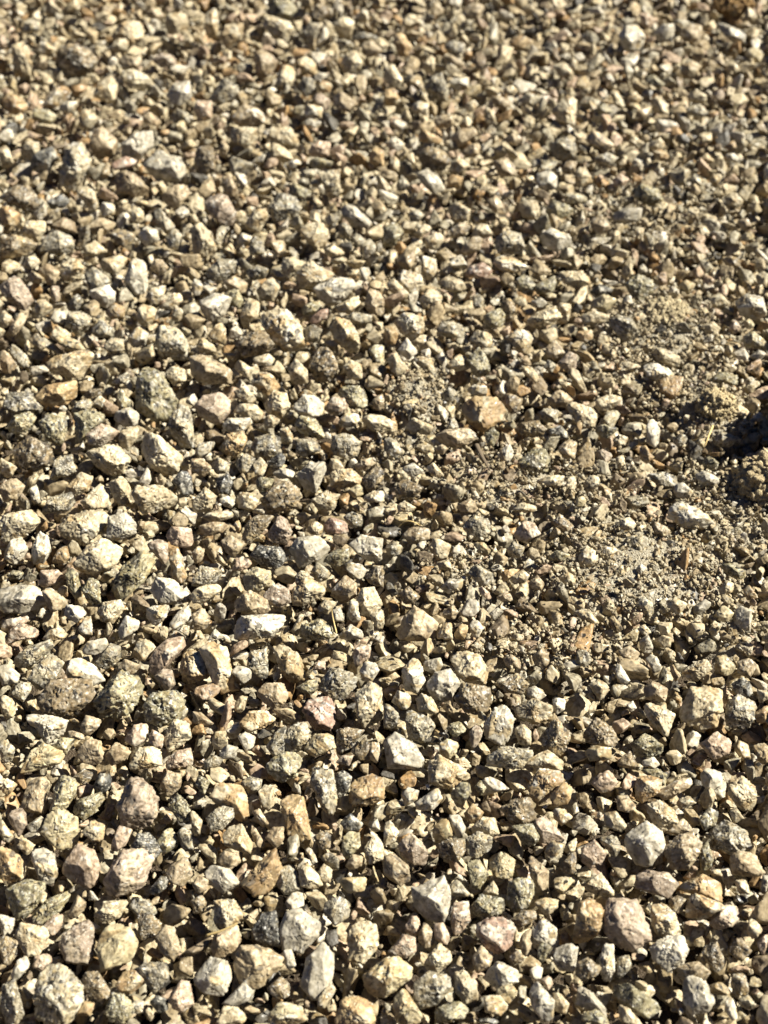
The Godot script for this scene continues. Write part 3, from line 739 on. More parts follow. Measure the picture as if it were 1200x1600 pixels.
	stone("L", "smooth beige grey cone, left of the glassy flat pale tan stone", -120, -5531, [-67,25,-13,55,67,-28,47,-55,-20,-48])
	stone("V", "plum-grey pointed stone, left of the broad lumpy pale grey stone", -352, -3695, [-43,-20,3,52,30,28,43,-9,19,-52,-19,-42])
	stone("P", "coral pink rounded lump, behind the cream wedge with streaked face", 583, -2431, [-35,9,-3,40,35,9,28,-22,1,-40,-26,-27])
	stone("B", "brown grey stone behind a big grey shoulder", 520, -4199, [-70,-16,-33,24,30,33,70,7,42,-33])
	stone("C", "jagged white cream stone, left of the grey pink peaked stone", -740, -7036, [-64,4,-21,66,64,66,49,-12,-21,-66])
	stone("C", "pale cream stone with a shaded flank at the bottom edge", -389, -1952, [-47,-12,-19,25,14,16,47,-25,-39,-25])
	stone("C", "cream faceted stone with grey cap, in front of the olive stone speckled with black dots", -872, -3325, [-48,10,-20,36,36,36,48,5,0,-36,-31,-20])
	stone("B", "tan brown stone with a white flank, right of the olive cream stone with yellow foot", 88, -3887, [-50,7,-22,40,50,12,33,-26,-6,-40,-44,-32])
	stone("S", "greenish tan round stone, in the upper part, right", 1113, -5688, [-73,10,-25,44,42,31,73,-17,15,-44,-46,-24])
	stone("B", "brown olive stone with a shaded top, in front of the pale lavender cube", 870, -2120, [-33,13,-1,42,33,-4,33,-25,20,-42,-22,-13])
	stone("C", "cream wedge with streaked face, in front of the coral pink rounded lump", 594, -2335, [-41,-32,-36,-5,-5,32,41,-10,34,-32])
	stone("O", "honey dark translucent stone beneath a cream lens", -528, -4121, [-45,3,-28,37,34,43,45,9,6,-43,-34,-37])
	stone("C", "cream and tan two-part lump, right of the knobbly grey white pillar", -202, -2359, [-34,26,-10,40,25,0,34,-26,8,-40,-28,-22])
	stone("S", "grey stone with an olive crown at right, right of the large lavender grey stone", 738, -5569, [-60,-3,-34,37,20,50,60,10,0,-44,-54,-50])
	stone("C", "flat slanting tan grey plate, left of the cream stone with swirling grain", -1062, -3917, [-59,-25,18,41,59,14,35,-30,-10,-41])
	stone("C", "cream grey facetted stone, in front of the dark fronted brown grey boulder", -1295, -6552, [-63,-32,-26,28,33,61,63,6,33,-61,-26,-54])
	stone("S", "grey leaf-shaped stone, left of the pale yellow sparkling broad stone", 258, -2365, [-31,34,2,41,31,3,7,-41,-15,-41])
	stone("W", "upright chalky white stone, left of the golden-grey rugged stone", -1142, -3618, [-32,-50,-29,-8,5,56,32,29,32,-19,0,-56])
	stone("S", "pale stone with a dark lower face", -1298, -4236, [-60,-12,-26,29,32,35,60,6,3,-35,-49,-35])
	stone("C", "cream big lump at the upper left", -625, -6136, [-62,-7,-59,43,62,43,62,-14,5,-43])
	stone("C", "big pale tan blunt stone, behind the large olive cream ledge of stone", -1256, -5160, [-53,13,-2,51,37,26,53,-13,18,-51,-34,-39])
	stone("T", "amber grey tilted stone at the left border", -1277, -3893, [-45,19,21,41,45,3,4,-41,-40,-36])
	stone("P", "mauve pink chunk with a rough top, left of the half gold half grey cream stone", 48, -2145, [-37,-14,-1,33,33,24,37,-10,7,-33])
	stone("W", "white speckled lozenge, in front of the long pockmarked olive-tan stone", -720, -3312, [-51,0,-28,33,38,36,51,15,-8,-36])
	stone("T", "long tan stone with a pale end, right of the cluster of tan and gold crust", 842, -2655, [-50,-27,-10,15,36,43,50,20,-1,-31,-24,-43])
	stone("S", "olive tan prism, in front of the grainy tan stone with pits", -587, -2584, [-30,14,2,46,30,5,30,-41,-2,-46])
	stone("B", "half cut brownish stone on the left border", -996, -2137, [-23,36,2,40,23,11,19,-23,-11,-40,-23,-36])
	stone("L", "long smooth pale grey stone at the right", 1138, -3290, [-32,22,-16,47,19,42,32,-29,9,-47,-22,-29])
	stone("S", "grey domed stone with a cut front, behind the cream and grey two-tone stone", -506, -7319, [-76,-24,-52,48,28,48,76,0,28,-48,-36,-40])
	stone("P", "pinkish cream stone with scratches, in front of the peach beige stone with a notch", -603, -2755, [-40,2,-2,26,40,26,40,-26,-35,-26])
	stone("B", "tan shell-like stone with a black crystal, behind the long cream and rust lump", 400, -3039, [-48,-10,1,34,48,5,26,-34,-28,-29])
	stone("O", "ochre orange stone by the upper edge", 1053, -4433, [-44,16,-3,40,44,46,38,-25,9,-46,-32,-25,-44,10])
	stone("S", "grey brown stone with a shiny facet, behind the pale yellow sparkling broad stone", 396, -2495, [-41,21,18,35,41,-1,32,-28,5,-35])
	stone("C", "squarish cream stone at the right, near the top edge, centre left", -1016, -7172, [-57,0,-45,47,49,55,57,-16,2,-55,-53,-47])
	stone("C", "pale oblong standing at a slant, behind the large granular grey-cream block", 964, -3096, [-46,-25,-6,30,28,37,46,10,9,-35,-31,-37])
	stone("O", "flat tan plank of stone on end, in front of the pink-beige gnarled stone", -677, -3528, [-24,58,16,58,24,-52,0,-58,-21,-31])
	stone("C", "pale grey block with a cream front, left of the rough grey tan large stone", -28, -2442, [-28,12,-3,41,28,17,28,-23,-21,-41])
	stone("W", "large bright white crystalline stone, left of the cream and rust bone-shaped stone", 516, -4699, [-56,8,-17,44,32,44,56,14,20,-44,-11,-29])
	stone("T", "grainy tan stone with pits, behind the olive tan prism", -611, -2667, [-37,0,-9,42,37,28,23,-9,-14,-42])
	stone("L", "glassy flat pale tan stone, in front of the large brown stone with rusty front", 192, -5792, [-69,34,-21,55,41,21,69,-34,21,-55,-27,-14])
	stone("S", "olive stone speckled with black dots, behind the cream faceted stone with grey cap", -944, -3411, [-30,18,9,54,30,34,25,-39,-12,-54])
	stone("C", "big cream stone in the left with shaded base", -614, -3840, [-42,1,7,42,42,7,23,-37,-42,-42])
	stone("C", "cream grey broad stone on the lower slope", 285, -2520, [-41,-9,-9,27,27,27,41,-14,14,-27,-32,-27])
	stone("W", "bright cream stone capped with grey rock, right of the big pale tan blunt stone", -1103, -4976, [-50,28,28,47,50,9,41,-28,9,-47,-41,-16])
	stone("C", "cream facet stone in the upper left corner", 760, -5093, [-68,21,30,37,68,-11,43,-37,5,-37,-33,-24])
	stone("C", "cream facet stone with a dark diagonal, in front of the pale grey translucent slab", -197, -3836, [-55,4,5,34,55,21,22,-34,-27,-34])
	stone("G", "ridged grey stone with fine cracks, in front of the cream faceted stone with grey cap", -858, -3141, [-43,-10,14,40,43,25,39,-15,-16,-40])
	stone("O", "orange tan plate over a pale one", -1517, -6499, [-70,-41,26,55,70,41,70,-18,-4,-55])
	stone("W", "white streaked stone with a sloping back, left of the large white frosted dome", 1020, -4517, [-67,15,-37,36,34,21,67,-3,10,-36,-49,-15])
	stone("T", "rosy tan flat-faced triangle, left of the warm grey cream round stone", -38, -4935, [-38,-3,-19,59,19,47,38,9,38,-59,-25,-34])
	stone("T", "rusty-eyed tan stone above a white plate", 828, -3007, [-39,1,-15,33,39,16,34,-33,-24,-28])
	stone("P", "beige round-topped stone with a smooth crown, behind the dark pitted slab of grey stone", -1143, -3248, [-53,-23,-33,13,3,28,53,-8,48,-28,-53,-28])
	stone("G", "pale grey two-winged stone, left of the pale grey-cream stone with rough front", -317, -2819, [-33,-12,5,36,33,45,19,-40,-14,-45])
	stone("B", "brown and grey stone with a rounded back, right of the pale grey translucent slab", -39, -3949, [-39,-8,11,47,39,31,39,-31,-17,-47])
	stone("C", "flat cream lozenge at the top, in the upper part, centre right", 514, -5192, [-72,0,-50,32,14,26,72,-6,34,-32,-43,-32])
	stone("W", "cream long lens-like stone, left of the cream stone like a folded leaf", -520, -4223, [-66,-3,-37,26,55,20,66,-9,3,-26,-55,-23])
	bit("G", -1135, -5085, [-53,32,-11,51,46,6,53,-13,-37,-51])
	bit("C", -571, -3406, [-48,12,-17,27,45,32,48,6,-6,-25,-48,-32])
	bit("C", -522, -4879, [-44,-50,-37,-6,-6,56,44,31,31,-19,-12,-56])
	bit("P", 477, -3689, [-48,-16,-5,38,27,32,48,-5,5,-32,-32,-38])
	bit("C", -850, -7188, [-35,-79,-24,63,24,94,35,8,16,-94])
	bit("G", 259, -4770, [-57,6,-20,37,48,18,57,-25,11,-37,-51,-18])
	bit("P", -737, -2843, [-40,-8,0,34,40,25,29,-23,-10,-34])
	bit("C", -1444, -5416, [-54,-2,-21,48,54,45,45,-8,5,-48])
	bit("B", 536, -2076, [-32,15,-6,32,32,15,27,-6,-11,-32,-32,-19])
	bit("C", -532, -5502, [-48,-12,-2,42,45,55,48,2,12,-55,-35,-45])
	bit("S", -1010, -3450, [-23,36,-3,67,23,31,23,-36,8,-67,-13,-26])
	bit("C", -463, -6657, [-51,-26,-17,49,28,71,51,11,6,-71,-32,-56])
	bit("L", -381, -2007, [-43,-14,20,28,43,3,36,-18,-18,-28])
	bit("W", -931, -4262, [-48,-6,-33,29,19,35,48,6,42,-32,-16,-35])
	bit("S", -91, -2457, [-26,22,-3,43,26,36,26,0,-17,-43,-26,-13])
	bit("Y", 166, -2504, [-30,0,-10,41,19,32,30,-9,-21,-41])
	bit("P", 640, -2677, [-39,-13,-23,15,5,36,39,6,23,-22,-5,-36])
	bit("S", -612, -2475, [-30,2,10,38,30,34,28,-20,-12,-38])
	bit("O", -1686, -6421, [-64,22,-20,51,38,22,64,-29,16,-51,-35,-37])
	bit("Y", -80, -2334, [-41,4,-34,18,32,22,41,9,27,-22,-25,-22])
	bit("G", 966, -3941, [-60,8,-1,30,60,14,54,-19,-7,-30])
	bit("C", -458, -5028, [-47,-3,16,54,47,3,16,-54,-35,-41])
	bit("C", -747, -3168, [-41,-16,-21,34,29,34,41,4,-1,-34])
	bit("W", 947, -2685, [-35,-1,-19,29,28,31,35,-6,14,-31,-19,-24])
	bit("S", 43, -5391, [-43,33,10,59,43,13,-3,-46,-43,-59])
	bit("G", -655, -2264, [-35,13,-13,30,22,13,35,-13,30,-30,-17,-26])
	bit("C", 472, -2428, [-31,-2,-13,38,31,38,22,-2,-4,-38])
	bit("C", -369, -5160, [-42,51,16,51,42,19,22,-19,-16,-51,-42,-13])
	bit("C", -491, -4284, [-56,9,-36,38,27,32,56,-3,27,-38])
	bit("O", 506, -2630, [-32,-10,5,38,32,26,28,-24,-9,-38])
	bit("P", -747, -2479, [-44,-33,10,37,44,17,19,-19,-26,-37])
	bit("R", -152, -3715, [-55,3,-31,30,23,13,55,-24,17,-30,-42,-27])
	bit("T", 107, -3668, [-48,-1,-16,31,48,25,48,-12,-16,-31])
	bit("K", -118, -2656, [-25,28,2,51,25,28,16,-14,-12,-51,-21,-14])
	bit("C", -322, -4526, [-36,9,-6,51,36,-3,36,-51,-24,-51])
	bit("C", 596, -5578, [-55,5,-18,32,42,42,55,5,49,-42,-5,-42])
	bit("V", -1035, -2536, [-26,23,-12,41,17,41,26,14,19,-18,-12,-41])
	bit("K", -697, -3925, [-33,8,6,47,33,30,33,-41,-6,-47])
	bit("L", 1013, -5537, [-64,-5,-10,28,60,35,64,-12,10,-35,-50,-32])
	bit("C", -156, -6806, [-57,-11,-27,34,27,57,57,-4,11,-57,-42,-49])
	bit("C", -817, -2507, [-36,7,5,34,36,11,14,-34,-14,-29])
	bit("C", -924, -4869, [-42,-19,-14,56,42,12,36,-25,-8,-56])
	bit("C", -200, -7147, [-59,12,12,59,59,27,35,-51,-20,-59])
	bit("C", -338, -2626, [-23,16,-2,46,23,30,21,-25,2,-46,-16,-30])
	bit("W", 129, -2615, [-39,-11,23,34,39,2,14,-30,-32,-34])
	bit("G", 37, -4096, [-37,42,8,31,37,-14,8,-40,-37,-42])
	bit("C", 292, -1979, [-35,17,6,25,35,-4,14,-25,-27,-21])
	bit("T", -183, -6435, [-66,37,-15,51,66,-7,22,-51,-51,-15])
	bit("T", 257, -2106, [-29,0,-3,38,29,13,22,-17,-7,-38])
	bit("T", -569, -3700, [-59,13,-5,24,59,13,54,-13,-38,-24])
	bit("C", -1083, -5187, [-60,-10,-50,29,27,35,60,23,14,-35,-31,-29])
	bit("W", 698, -5798, [-45,24,-3,52,45,17,45,-31,-3,-52,-45,-17])
	bit("V", -747, -3589, [-38,34,1,48,38,29,33,-13,17,-48,-15,-3])
	bit("G", 312, -3487, [-43,4,-14,35,43,9,38,-27,-4,-35])
	bit("G", -636, -5904, [-66,14,-17,42,66,7,45,-35,-17,-42])
	bit("C", -903, -4146, [-38,9,-30,40,38,43,27,-3,-13,-43,-36,-26])
	bit("C", 674, -3569, [-36,1,-9,38,28,22,36,-20,-4,-38,-30,-36])
	bit("C", 270, -5059, [-73,-3,-22,35,35,16,73,-22,3,-35])
	bit("G", -266, -4100, [-45,34,-6,31,45,11,45,-11,-17,-34,-45,-11])
	bit("T", -784, -2778, [-38,-2,2,35,38,-5,16,-26,-26,-35])
	bit("C", 127, -2960, [-42,18,-16,33,18,18,42,-21,28,-33,-21,-21])
	bit("C", 184, -4960, [-45,0,-2,44,45,13,36,-38,-27,-44])
	bit("W", 958, -4178, [-27,50,13,56,27,10,27,-56,-16,-36])
	bit("Y", 1059, -3112, [-35,17,-10,32,30,2,35,-32,-30,-32])
	bit("C", -1257, -5658, [-44,27,3,68,37,14,44,-68,10,-54])
	bit("O", -1557, -5529, [-47,47,7,33,47,-7,20,-47,-47,-33])
	bit("B", 943, -2142, [-33,-6,-3,32,33,6,18,-32,-24,-19])
	bit("T", 639, -4372, [-54,-26,-1,38,54,-3,22,-38,-19,-38])
	bit("C", 183, -3606, [-40,1,-19,38,40,17,29,-25,-3,-38])
	bit("B", 1718, -7335, [-90,16,-18,40,78,32,90,-8,30,-40,-42,-8])
	bit("T", -505, -3618, [-42,29,0,40,42,3,5,-40,-27,-13])
	bit("S", 427, -4844, [-43,3,19,46,43,9,31,-34,-31,-46])
	bit("Y", 626, -2772, [-42,-2,-14,24,38,26,42,-7,-14,-26])
	bit("C", -1337, -4899, [-50,-31,-9,44,22,37,50,-6,16,-34,-22,-44])
	bit("T", -1063, -3387, [-33,26,-3,41,33,-10,13,-41,-18,-41])
	bit("B", -273, -2023, [-31,5,6,30,31,9,23,-20,-10,-30])
	bit("C", 635, -1948, [-47,21,-6,16,43,-12,47,-21,-23,-21])
	bit("S", 220, -2634, [-31,-5,-3,32,24,32,31,5,10,-32,-22,-28])
	bit("C", 309, -5564, [-54,13,-7,40,54,7,47,-40,-20,-40])
	bit("L", 1690, -7092, [-82,47,-12,31,82,0,74,-47,12,-47,-51,0])
	bit("B", -34, -3480, [-34,4,-8,38,34,35,34,-38,-13,-20])
	bit("C", 121, -4214, [-57,-3,-17,32,57,3,40,-32,-17,-26])
	bit("G", -1109, -2784, [-22,40,11,35,22,2,6,-40,-22,-40])
	bit("P", -821, -6345, [-44,18,-22,55,44,47,36,-25,-29,-55])
	bit("S", -157, -3566, [-44,-7,-12,25,41,30,44,-17,-7,-30])
	bit("B", -1075, -5377, [-49,15,-16,44,49,8,49,-31,10,-44,-30,-25])
	bit("G", 25, -2915, [-25,35,-6,40,25,-4,13,-40,-25,-37])
	bit("T", -579, -3304, [-32,11,4,39,32,6,14,-34,-27,-39])
	bit("W", -904, -3179, [-45,-5,-15,25,40,25,45,-5,5,-25,-25,-20])
	bit("C", 815, -4332, [-47,12,-6,35,47,41,41,12,-12,-41,-41,-17])
	bit("C", -1138, -2959, [-23,44,6,29,23,0,16,-39,-23,-44])
	bit("T", 519, -5898, [-54,17,9,45,54,10,50,-31,-5,-45,-33,-17])
	bit("B", -66, -2795, [-28,-2,9,40,28,7,24,-35,-9,-40])
	bit("C", -1649, -5955, [-28,70,21,63,28,-21,-7,-70,-28,-56])
	bit("T", 962, -6110, [-67,0,-39,43,25,21,67,-21,18,-43,-46,-21])
	bit("P", -1087, -3474, [-43,-8,-22,31,30,23,43,3,9,-23,-27,-31])
	bit("T", 116, -2184, [-24,-19,-13,41,13,19,24,-24,-4,-41])
	bit("G", 1207, -4150, [-51,0,-11,28,51,11,40,-28,-23,-28])
	bit("C", 372, -4714, [-55,-2,-18,32,55,17,30,-32,-18,-32])
	bit("P", -167, -4325, [-45,-1,-19,33,28,33,45,-1,4,-33,-36,-25])
	bit("W", -807, -3268, [-38,-8,-3,38,38,13,28,-13,-33,-38])
	bit("C", 180, -5154, [-32,55,26,42,32,-3,0,-55,-32,-29])
	bit("G", -919, -5494, [-47,53,-13,60,47,-27,13,-60,-33,-7])
	bit("T", 356, -6136, [-64,0,-14,36,50,43,64,14,-14,-43,-57,-21])
	bit("C", -1562, -6031, [-51,0,5,49,51,28,41,-28,-16,-49])
	bit("K", 1092, -3024, [-37,2,-2,34,24,17,37,-17,22,-34,-17,-22])
	bit("T", -1409, -4582, [-32,51,-2,48,32,-33,5,-51,-32,-39])
	bit("B", 934, -2037, [-31,17,2,29,31,-25,-6,-29,-27,-4])
	bit("W", -649, -3307, [-38,-17,-3,19,38,39,38,-11,-23,-39])
	bit("P", -72, -3147, [-32,10,2,40,32,30,27,-5,-17,-40])
	bit("G", -1368, -4615, [-42,36,-12,54,42,-42,12,-54,-18,-36])
	bit("P", -291, -6048, [-55,-16,2,41,55,26,44,-37,-34,-41])
	bit("O", 91, -6978, [-44,10,-29,56,2,60,44,-14,25,-60,-21,-60])
	bit("S", 561, -5054, [-41,13,-3,51,41,6,35,-51,-16,-32])
	bit("Y", 854, -4935, [-59,3,3,34,59,22,22,-34,-34,-22])
	bit("C", 654, -2541, [-36,14,0,27,36,-5,23,-27,-27,-18])
	bit("G", 633, -2464, [-35,11,3,34,35,2,21,-34,-10,-16])
	bit("T", -874, -2875, [-38,-5,-10,36,38,10,14,-14,-14,-36])
	bit("K", -811, -2662, [-31,0,-3,37,31,23,20,-9,-22,-37])
	bit("C", -467, -3834, [-41,5,-25,33,25,22,41,-5,19,-33,-30,-22])
	bit("T", -1164, -5459, [-63,7,-10,36,63,0,3,-36,-50,-27])
	bit("C", 698, -4866, [-28,45,28,48,16,-48,-28,-48])
	bit("C", 438, -2267, [-35,15,30,28,35,2,9,-28,-26,-2])
	bit("C", -1033, -3238, [-50,-5,-25,15,20,20,50,-10,45,-20,-50,-20])
	bit("B", 456, -4336, [-48,26,-1,38,48,20,39,-20,10,-38])
	bit("C", 45, -6665, [-45,37,0,60,45,-15,22,-60,-45,-22])
	bit("S", 547, -1948, [-37,-4,-8,21,33,-4,37,-21,-37,-21])
	bit("Y", 192, -2789, [-29,17,-8,31,29,26,25,-12,-4,-31,-27,-17])
	bit("C", 49, -4566, [-37,13,-1,52,37,-16,4,-52,-25,-28])
	bit("W", -1150, -3074, [-31,32,-1,32,31,-12,9,-32,-31,-27])
	bit("R", 382, -5154, [-55,-29,-42,10,10,35,55,-3,29,-35])
	bit("T", 376, -2160, [-18,-6,-1,41,18,41,18,-41,-5,-32])
	bit("T", -1417, -4784, [-52,-28,34,58,52,28,22,-9,-34,-58])
	bit("T", 898, -5454, [-50,36,3,43,50,-3,10,-43,-36,-17])
	bit("V", -673, -3049, [-31,17,1,37,28,27,31,-17,1,-37])
	bit("C", -638, -4750, [-38,-6,14,49,38,18,26,-49,-17,-37])
	bit("W", -986, -3320, [-38,4,-18,34,28,19,38,-6,-3,-34])
	bit("C", 661, -3014, [-41,10,-12,34,41,5,2,-34])
	bit("C", -778, -4503, [-43,12,-1,36,40,12,43,-30,-13,-36])
	bit("T", -432, -2409, [-34,1,-8,28,28,19,34,-8,1,-28])
	bit("G", -487, -4022, [-39,3,6,36,39,14,28,-36,-17,-31])
	bit("G", -1079, -4779, [-52,-6,-3,37,52,-12,34,-37,-28,-31])
	bit("T", 1496, -7076, [-55,0,-16,47,47,39,55,-16,16,-47,-31,-31])
	bit("V", 684, -4573, [-36,-9,6,45,36,39,36,-45,-12,-27])
	bit("W", -972, -5383, [-48,12,-2,41,48,18,44,-21,-15,-41])
	bit("T", -586, -5043, [-54,19,-3,44,54,13,41,-44])
	bit("W", -46, -3083, [-31,5,-14,32,21,30,31,5,6,-32,-23,-25])
	bit("B", 488, -4884, [-34,34,-3,53,34,9,16,-40,-16,-53])
	bit("S", 650, -5054, [-48,-6,22,44,48,13,22,-25,-41,-44])
	bit("S", -1536, -6311, [-58,-7,-43,43,22,29,58,-7,14,-43])
	bit("G", -352, -7100, [-55,-12,-8,51,55,35,16,-43,-47,-51])
	bit("C", 21, -2499, [-21,32,1,36,21,5,10,-27,-21,-36])
	bit("P", -1163, -3277, [-53,6,-33,22,53,19,43,1,-53,-22])
	bit("C", -512, -4372, [-56,32,3,38,56,-15,44,-38,-15,-9])
	bit("C", 577, -3933, [-54,-8,-12,19,54,25,37,-19,-12,-25])
	bit("W", -108, -3245, [-43,-15,3,25,38,5,43,-25,-38,-25])
	bit("C", -141, -4935, [-53,-16,9,22,53,41,47,-3,3,-41,-41,-34])
	bit("T", -305, -2484, [-28,3,-6,30,26,30,28,-6,-1,-30])
	bit("P", -889, -2207, [-35,3,8,27,35,20,20,-10,-5,-27])
	bit("T", -1335, -5120, [-45,24,0,46,45,5,13,-40,-6,-46])
	bit("C", 869, -5823, [-41,45,0,38,41,-17,0,-45,-41,-45])
	bit("S", 919, -2544, [-25,-7,-7,34,25,30,25,-7,-2,-34])
	bit("C", -119, -4533, [-36,10,-6,37,36,16,36,-37,-12,-37])
	bit("G", 591, -4277, [-45,1,-19,27,45,19,45,-27,-1,-27])
	bit("C", 414, -2845, [-29,14,-5,33,24,10,29,-29,-10,-33])
	bit("B", -314, -7286, [-60,-16,-12,48,60,16,52,-32,12,-48])
	bit("O", -33, -5970, [-33,-9,-16,54,33,33,33,-51,-2,-54])
	bit("W", -957, -2083, [-28,-8,-3,21,28,32,26,-4,-28,-32])
	bit("S", 897, -2427, [-23,3,-6,43,23,-6,21,-28,3,-43])
	bit("G", -860, -5363, [-39,10,7,49,39,10,13,-49,-33,-30])
	bit("L", 1363, -7068, [-55,-4,-16,43,39,51,55,-4,-8,-51])
	bit("W", -939, -4726, [-41,-3,5,40,41,9,23,-34,-26,-40])
	bit("C", 1103, -2769, [-26,19,2,38,26,33,26,-38,2,-24])
	bit("C", -1315, -4013, [-28,53,28,-14,-6,-53,-28,-53])
	bit("C", 1445, -6731, [-49,-19,-26,49,49,26,34,-26,-19,-49])
	bit("T", 488, -3136, [-29,4,-1,34,29,24,26,-11,4,-34,-26,-21])
	bit("T", 442, -7310, [-60,-4,4,44,60,20,36,-44,-28,-44])
	bit("C", 650, -3315, [-38,33,-8,28,38,-18,23,-33,-38,-8])
	bit("S", 1141, -3510, [-52,3,-16,24,37,8,52,-24,0,-24])
	bit("T", 842, -2520, [-42,-27,-1,27,42,0,8,-23])
	bit("C", -151, -2014, [-24,-16,22,38,24,1,-3,-38,-24,-36])
	bit("W", 57, -2974, [-33,-7,-18,32,23,15,33,-17,6,-32])
	bit("C", -526, -2520, [-17,50,1,45,17,18,-8,-50,-17,-45])
	bit("T", -635, -3997, [-35,36,10,31,35,-3,4,-36,-35,-8])
	bit("G", -359, -6577, [-46,0,-13,45,46,30,39,-37,-13,-45])
	bit("Y", 316, -2009, [-29,9,12,28,29,9,12,-28,-21,-7])
	bit("O", 208, -6143, [-69,4,-37,32,69,-11,41,-32,-52,-28])
	bit("T", 646, -4100, [-33,0,-1,34,33,23,33,-34,-13,-34])
	bit("G", -272, -4740, [-40,24,3,37,40,12,21,-37,-28,-24])
	bit("K", -93, -2535, [-34,1,-2,26,34,-3,20,-26,-20,-22])
	bit("C", 1269, -5829, [-48,7,0,41,48,28,34,-28,-7,-41])
	bit("C", -1336, -6307, [-47,2,-11,49,47,-5,4,-49,-40,-42])
	bit("T", -787, -3104, [-41,-1,-9,26,41,-6,16,-26,-23,-26])
	bit("L", 206, -2523, [-25,29,7,34,25,-2,20,-29,-2,-34])
	bit("S", 1266, -4480, [-50,-3,-21,21,44,21,50,-21,-44,-21])
	bit("T", -658, -5737, [-39,51,2,58,39,-17,29,-58,-19,-17])
	bit("S", 783, -2695, [-40,9,7,23,40,14,40,-19,16,-23])
	bit("T", 1118, -3102, [-31,10,4,30,31,15,19,-30,-21,-25])
	bit("S", 1411, -4706, [-46,3,-15,34,46,3,27,-27,-27,-34])
	bit("C", -367, -6768, [-49,23,4,45,49,8,42,-45,-19,-38])
	bit("T", -61, -6920, [-54,38,0,46,54,-8,0,-46,-46,-15])
	bit("L", 1114, -3943, [-50,7,-11,26,44,12,50,-10,-6,-26])
	bit("C", 814, -4841, [-59,5,-3,26,59,17,40,-14,-34,-26])
	bit("P", 157, -2182, [-25,26,1,30,25,-9,14,-30,-20,-13])
	bit("T", -835, -2263, [-30,-16,11,31,30,5,20,-16,-22,-31])
	bit("B", 376, -2232, [-35,-11,-4,19,30,24,35,2,0,-24])
	bit("S", -947, -2798, [-40,9,2,28,40,14,2,-28])
	bit("G", 840, -3648, [-45,-3,8,24,35,19,45,-19,-24,-24])
	bit("T", -1327, -5462, [-53,5,0,35,53,5,46,-35,-27,-22])
	bit("K", -1370, -5640, [-57,10,10,30,57,-10,17,-30,-44,-30])
	bit("B", 602, -3725, [-42,1,-15,31,42,-4,34,-31,-9,-26])
	bit("G", -571, -4011, [-39,10,-6,29,39,4,34,-29,-17,-29])
	bit("G", -1104, -3003, [-33,4,-6,30,33,23,30,-1,-1,-30])
	bit("G", -105, -4839, [-56,0,-12,25,56,12,56,-19,-19,-25])
	bit("C", 207, -5352, [-43,10,3,43,43,16,10,-43,-30,-30])
	bit("C", -1031, -4677, [-41,-3,-2,33,41,15,41,-27,-8,-33])
	bit("S", -365, -5716, [-58,2,-17,32,58,-5,51,-32,-17,-32])
	bit("P", -901, -2096, [-30,1,-11,24,27,20,30,1,-8,-24])
	bit("G", 632, -2088, [-21,17,8,34,21,8,0,-34,-15,-29])
	bit("T", 353, -5318, [-46,-23,13,42,46,29,39,-16,-20,-42])
	bit("G", -382, -2664, [-30,12,-2,25,30,12,21,-25,-12,-25])
	bit("K", -550, -3917, [-30,19,14,36,30,3,8,-36,-25,-30])
	bit("C", 57, -5022, [-44,25,-19,44,44,-13,19,-44,-38,-6])
	bit("C", -560, -3755, [-62,1,-30,18,41,18,62,-4,-14,-18])
	bit("W", -124, -4249, [-43,-9,-14,26,37,20,43,-3,9,-26,-37,-26])
	bit("G", -509, -5138, [-48,6,3,32,48,6,29,-32,-22,-32])
	bit("T", -1205, -6806, [-65,-11,-49,34,65,11,27,-34,-42,-27])
	bit("W", -1012, -2217, [-22,33,0,20,22,3,0,-31,-22,-33])
	bit("K", -621, -2329, [-37,-13,15,26,37,18,24,-9,-15,-26])
	bit("C", 845, -6724, [-53,15,-8,53,53,-15,45,-53,-23,-23])
	bit("C", 1258, -6407, [-44,15,-7,51,44,7,44,-51,-15,-29])
	bit("S", -591, -4971, [-38,19,13,44,38,-13,19,-44,-19,-25])
	bit("V", -1037, -6821, [-63,4,-21,34,63,11,48,-27,-29,-34])
	bit("C", 640, -3905, [-22,-11,-6,39,22,44,22,-39,-6,-44])
	bit("S", -30, -4620, [-30,15,0,39,30,39,30,-39,0,-39])
	bit("C", 994, -2199, [-21,11,-13,36,21,6,6,-36,-15,-19])
	bit("C", 508, -2555, [-35,16,6,25,35,7,1,-25,-26,-7])
	bit("B", 511, -2407, [-22,-16,9,29,22,33,22,-29,-9,-33])
	bit("W", 218, -3436, [-36,-5,-10,26,36,26,36,-5,-5,-26])
	bit("T", 481, -5599, [-51,20,-10,47,51,-34,30,-47,-24,-20])
	bit("C", 142, -7196, [-55,-12,-24,43,55,35,39,-12,-16,-43])
	bit("W", -437, -3074, [-31,7,-11,32,28,12,31,-17,4,-32])
	bit("B", 84, -3401, [-35,5,-6,31,35,-5,14,-31,-22,-26])
	bit("W", -96, -3325, [-24,-5,-11,36,14,36,24,-31,-6,-36])
	bit("S", -282, -5926, [-66,9,-3,26,66,9,52,-19,-38,-26])
	bit("G", -560, -2480, [-20,20,-2,34,20,20,20,-34,-11,-20])
	bit("C", -1032, -5540, [-28,40,2,54,28,13,22,-54,-25,-27])
	bit("C", -895, -4981, [-46,0,-17,31,46,38,27,-6,-5,-38])
	bit("G", 208, -2326, [-28,15,-7,24,28,-15,20,-24,-24,-24])
	bit("C", -1177, -5301, [-49,13,3,33,49,-20,3,-33,-42,-26])
	bit("G", 833, -3348, [-35,4,-9,32,22,19,35,-22,12,-32])
	bit("P", -679, -2829, [-26,-11,-5,34,26,4,19,-34,-5,-30])
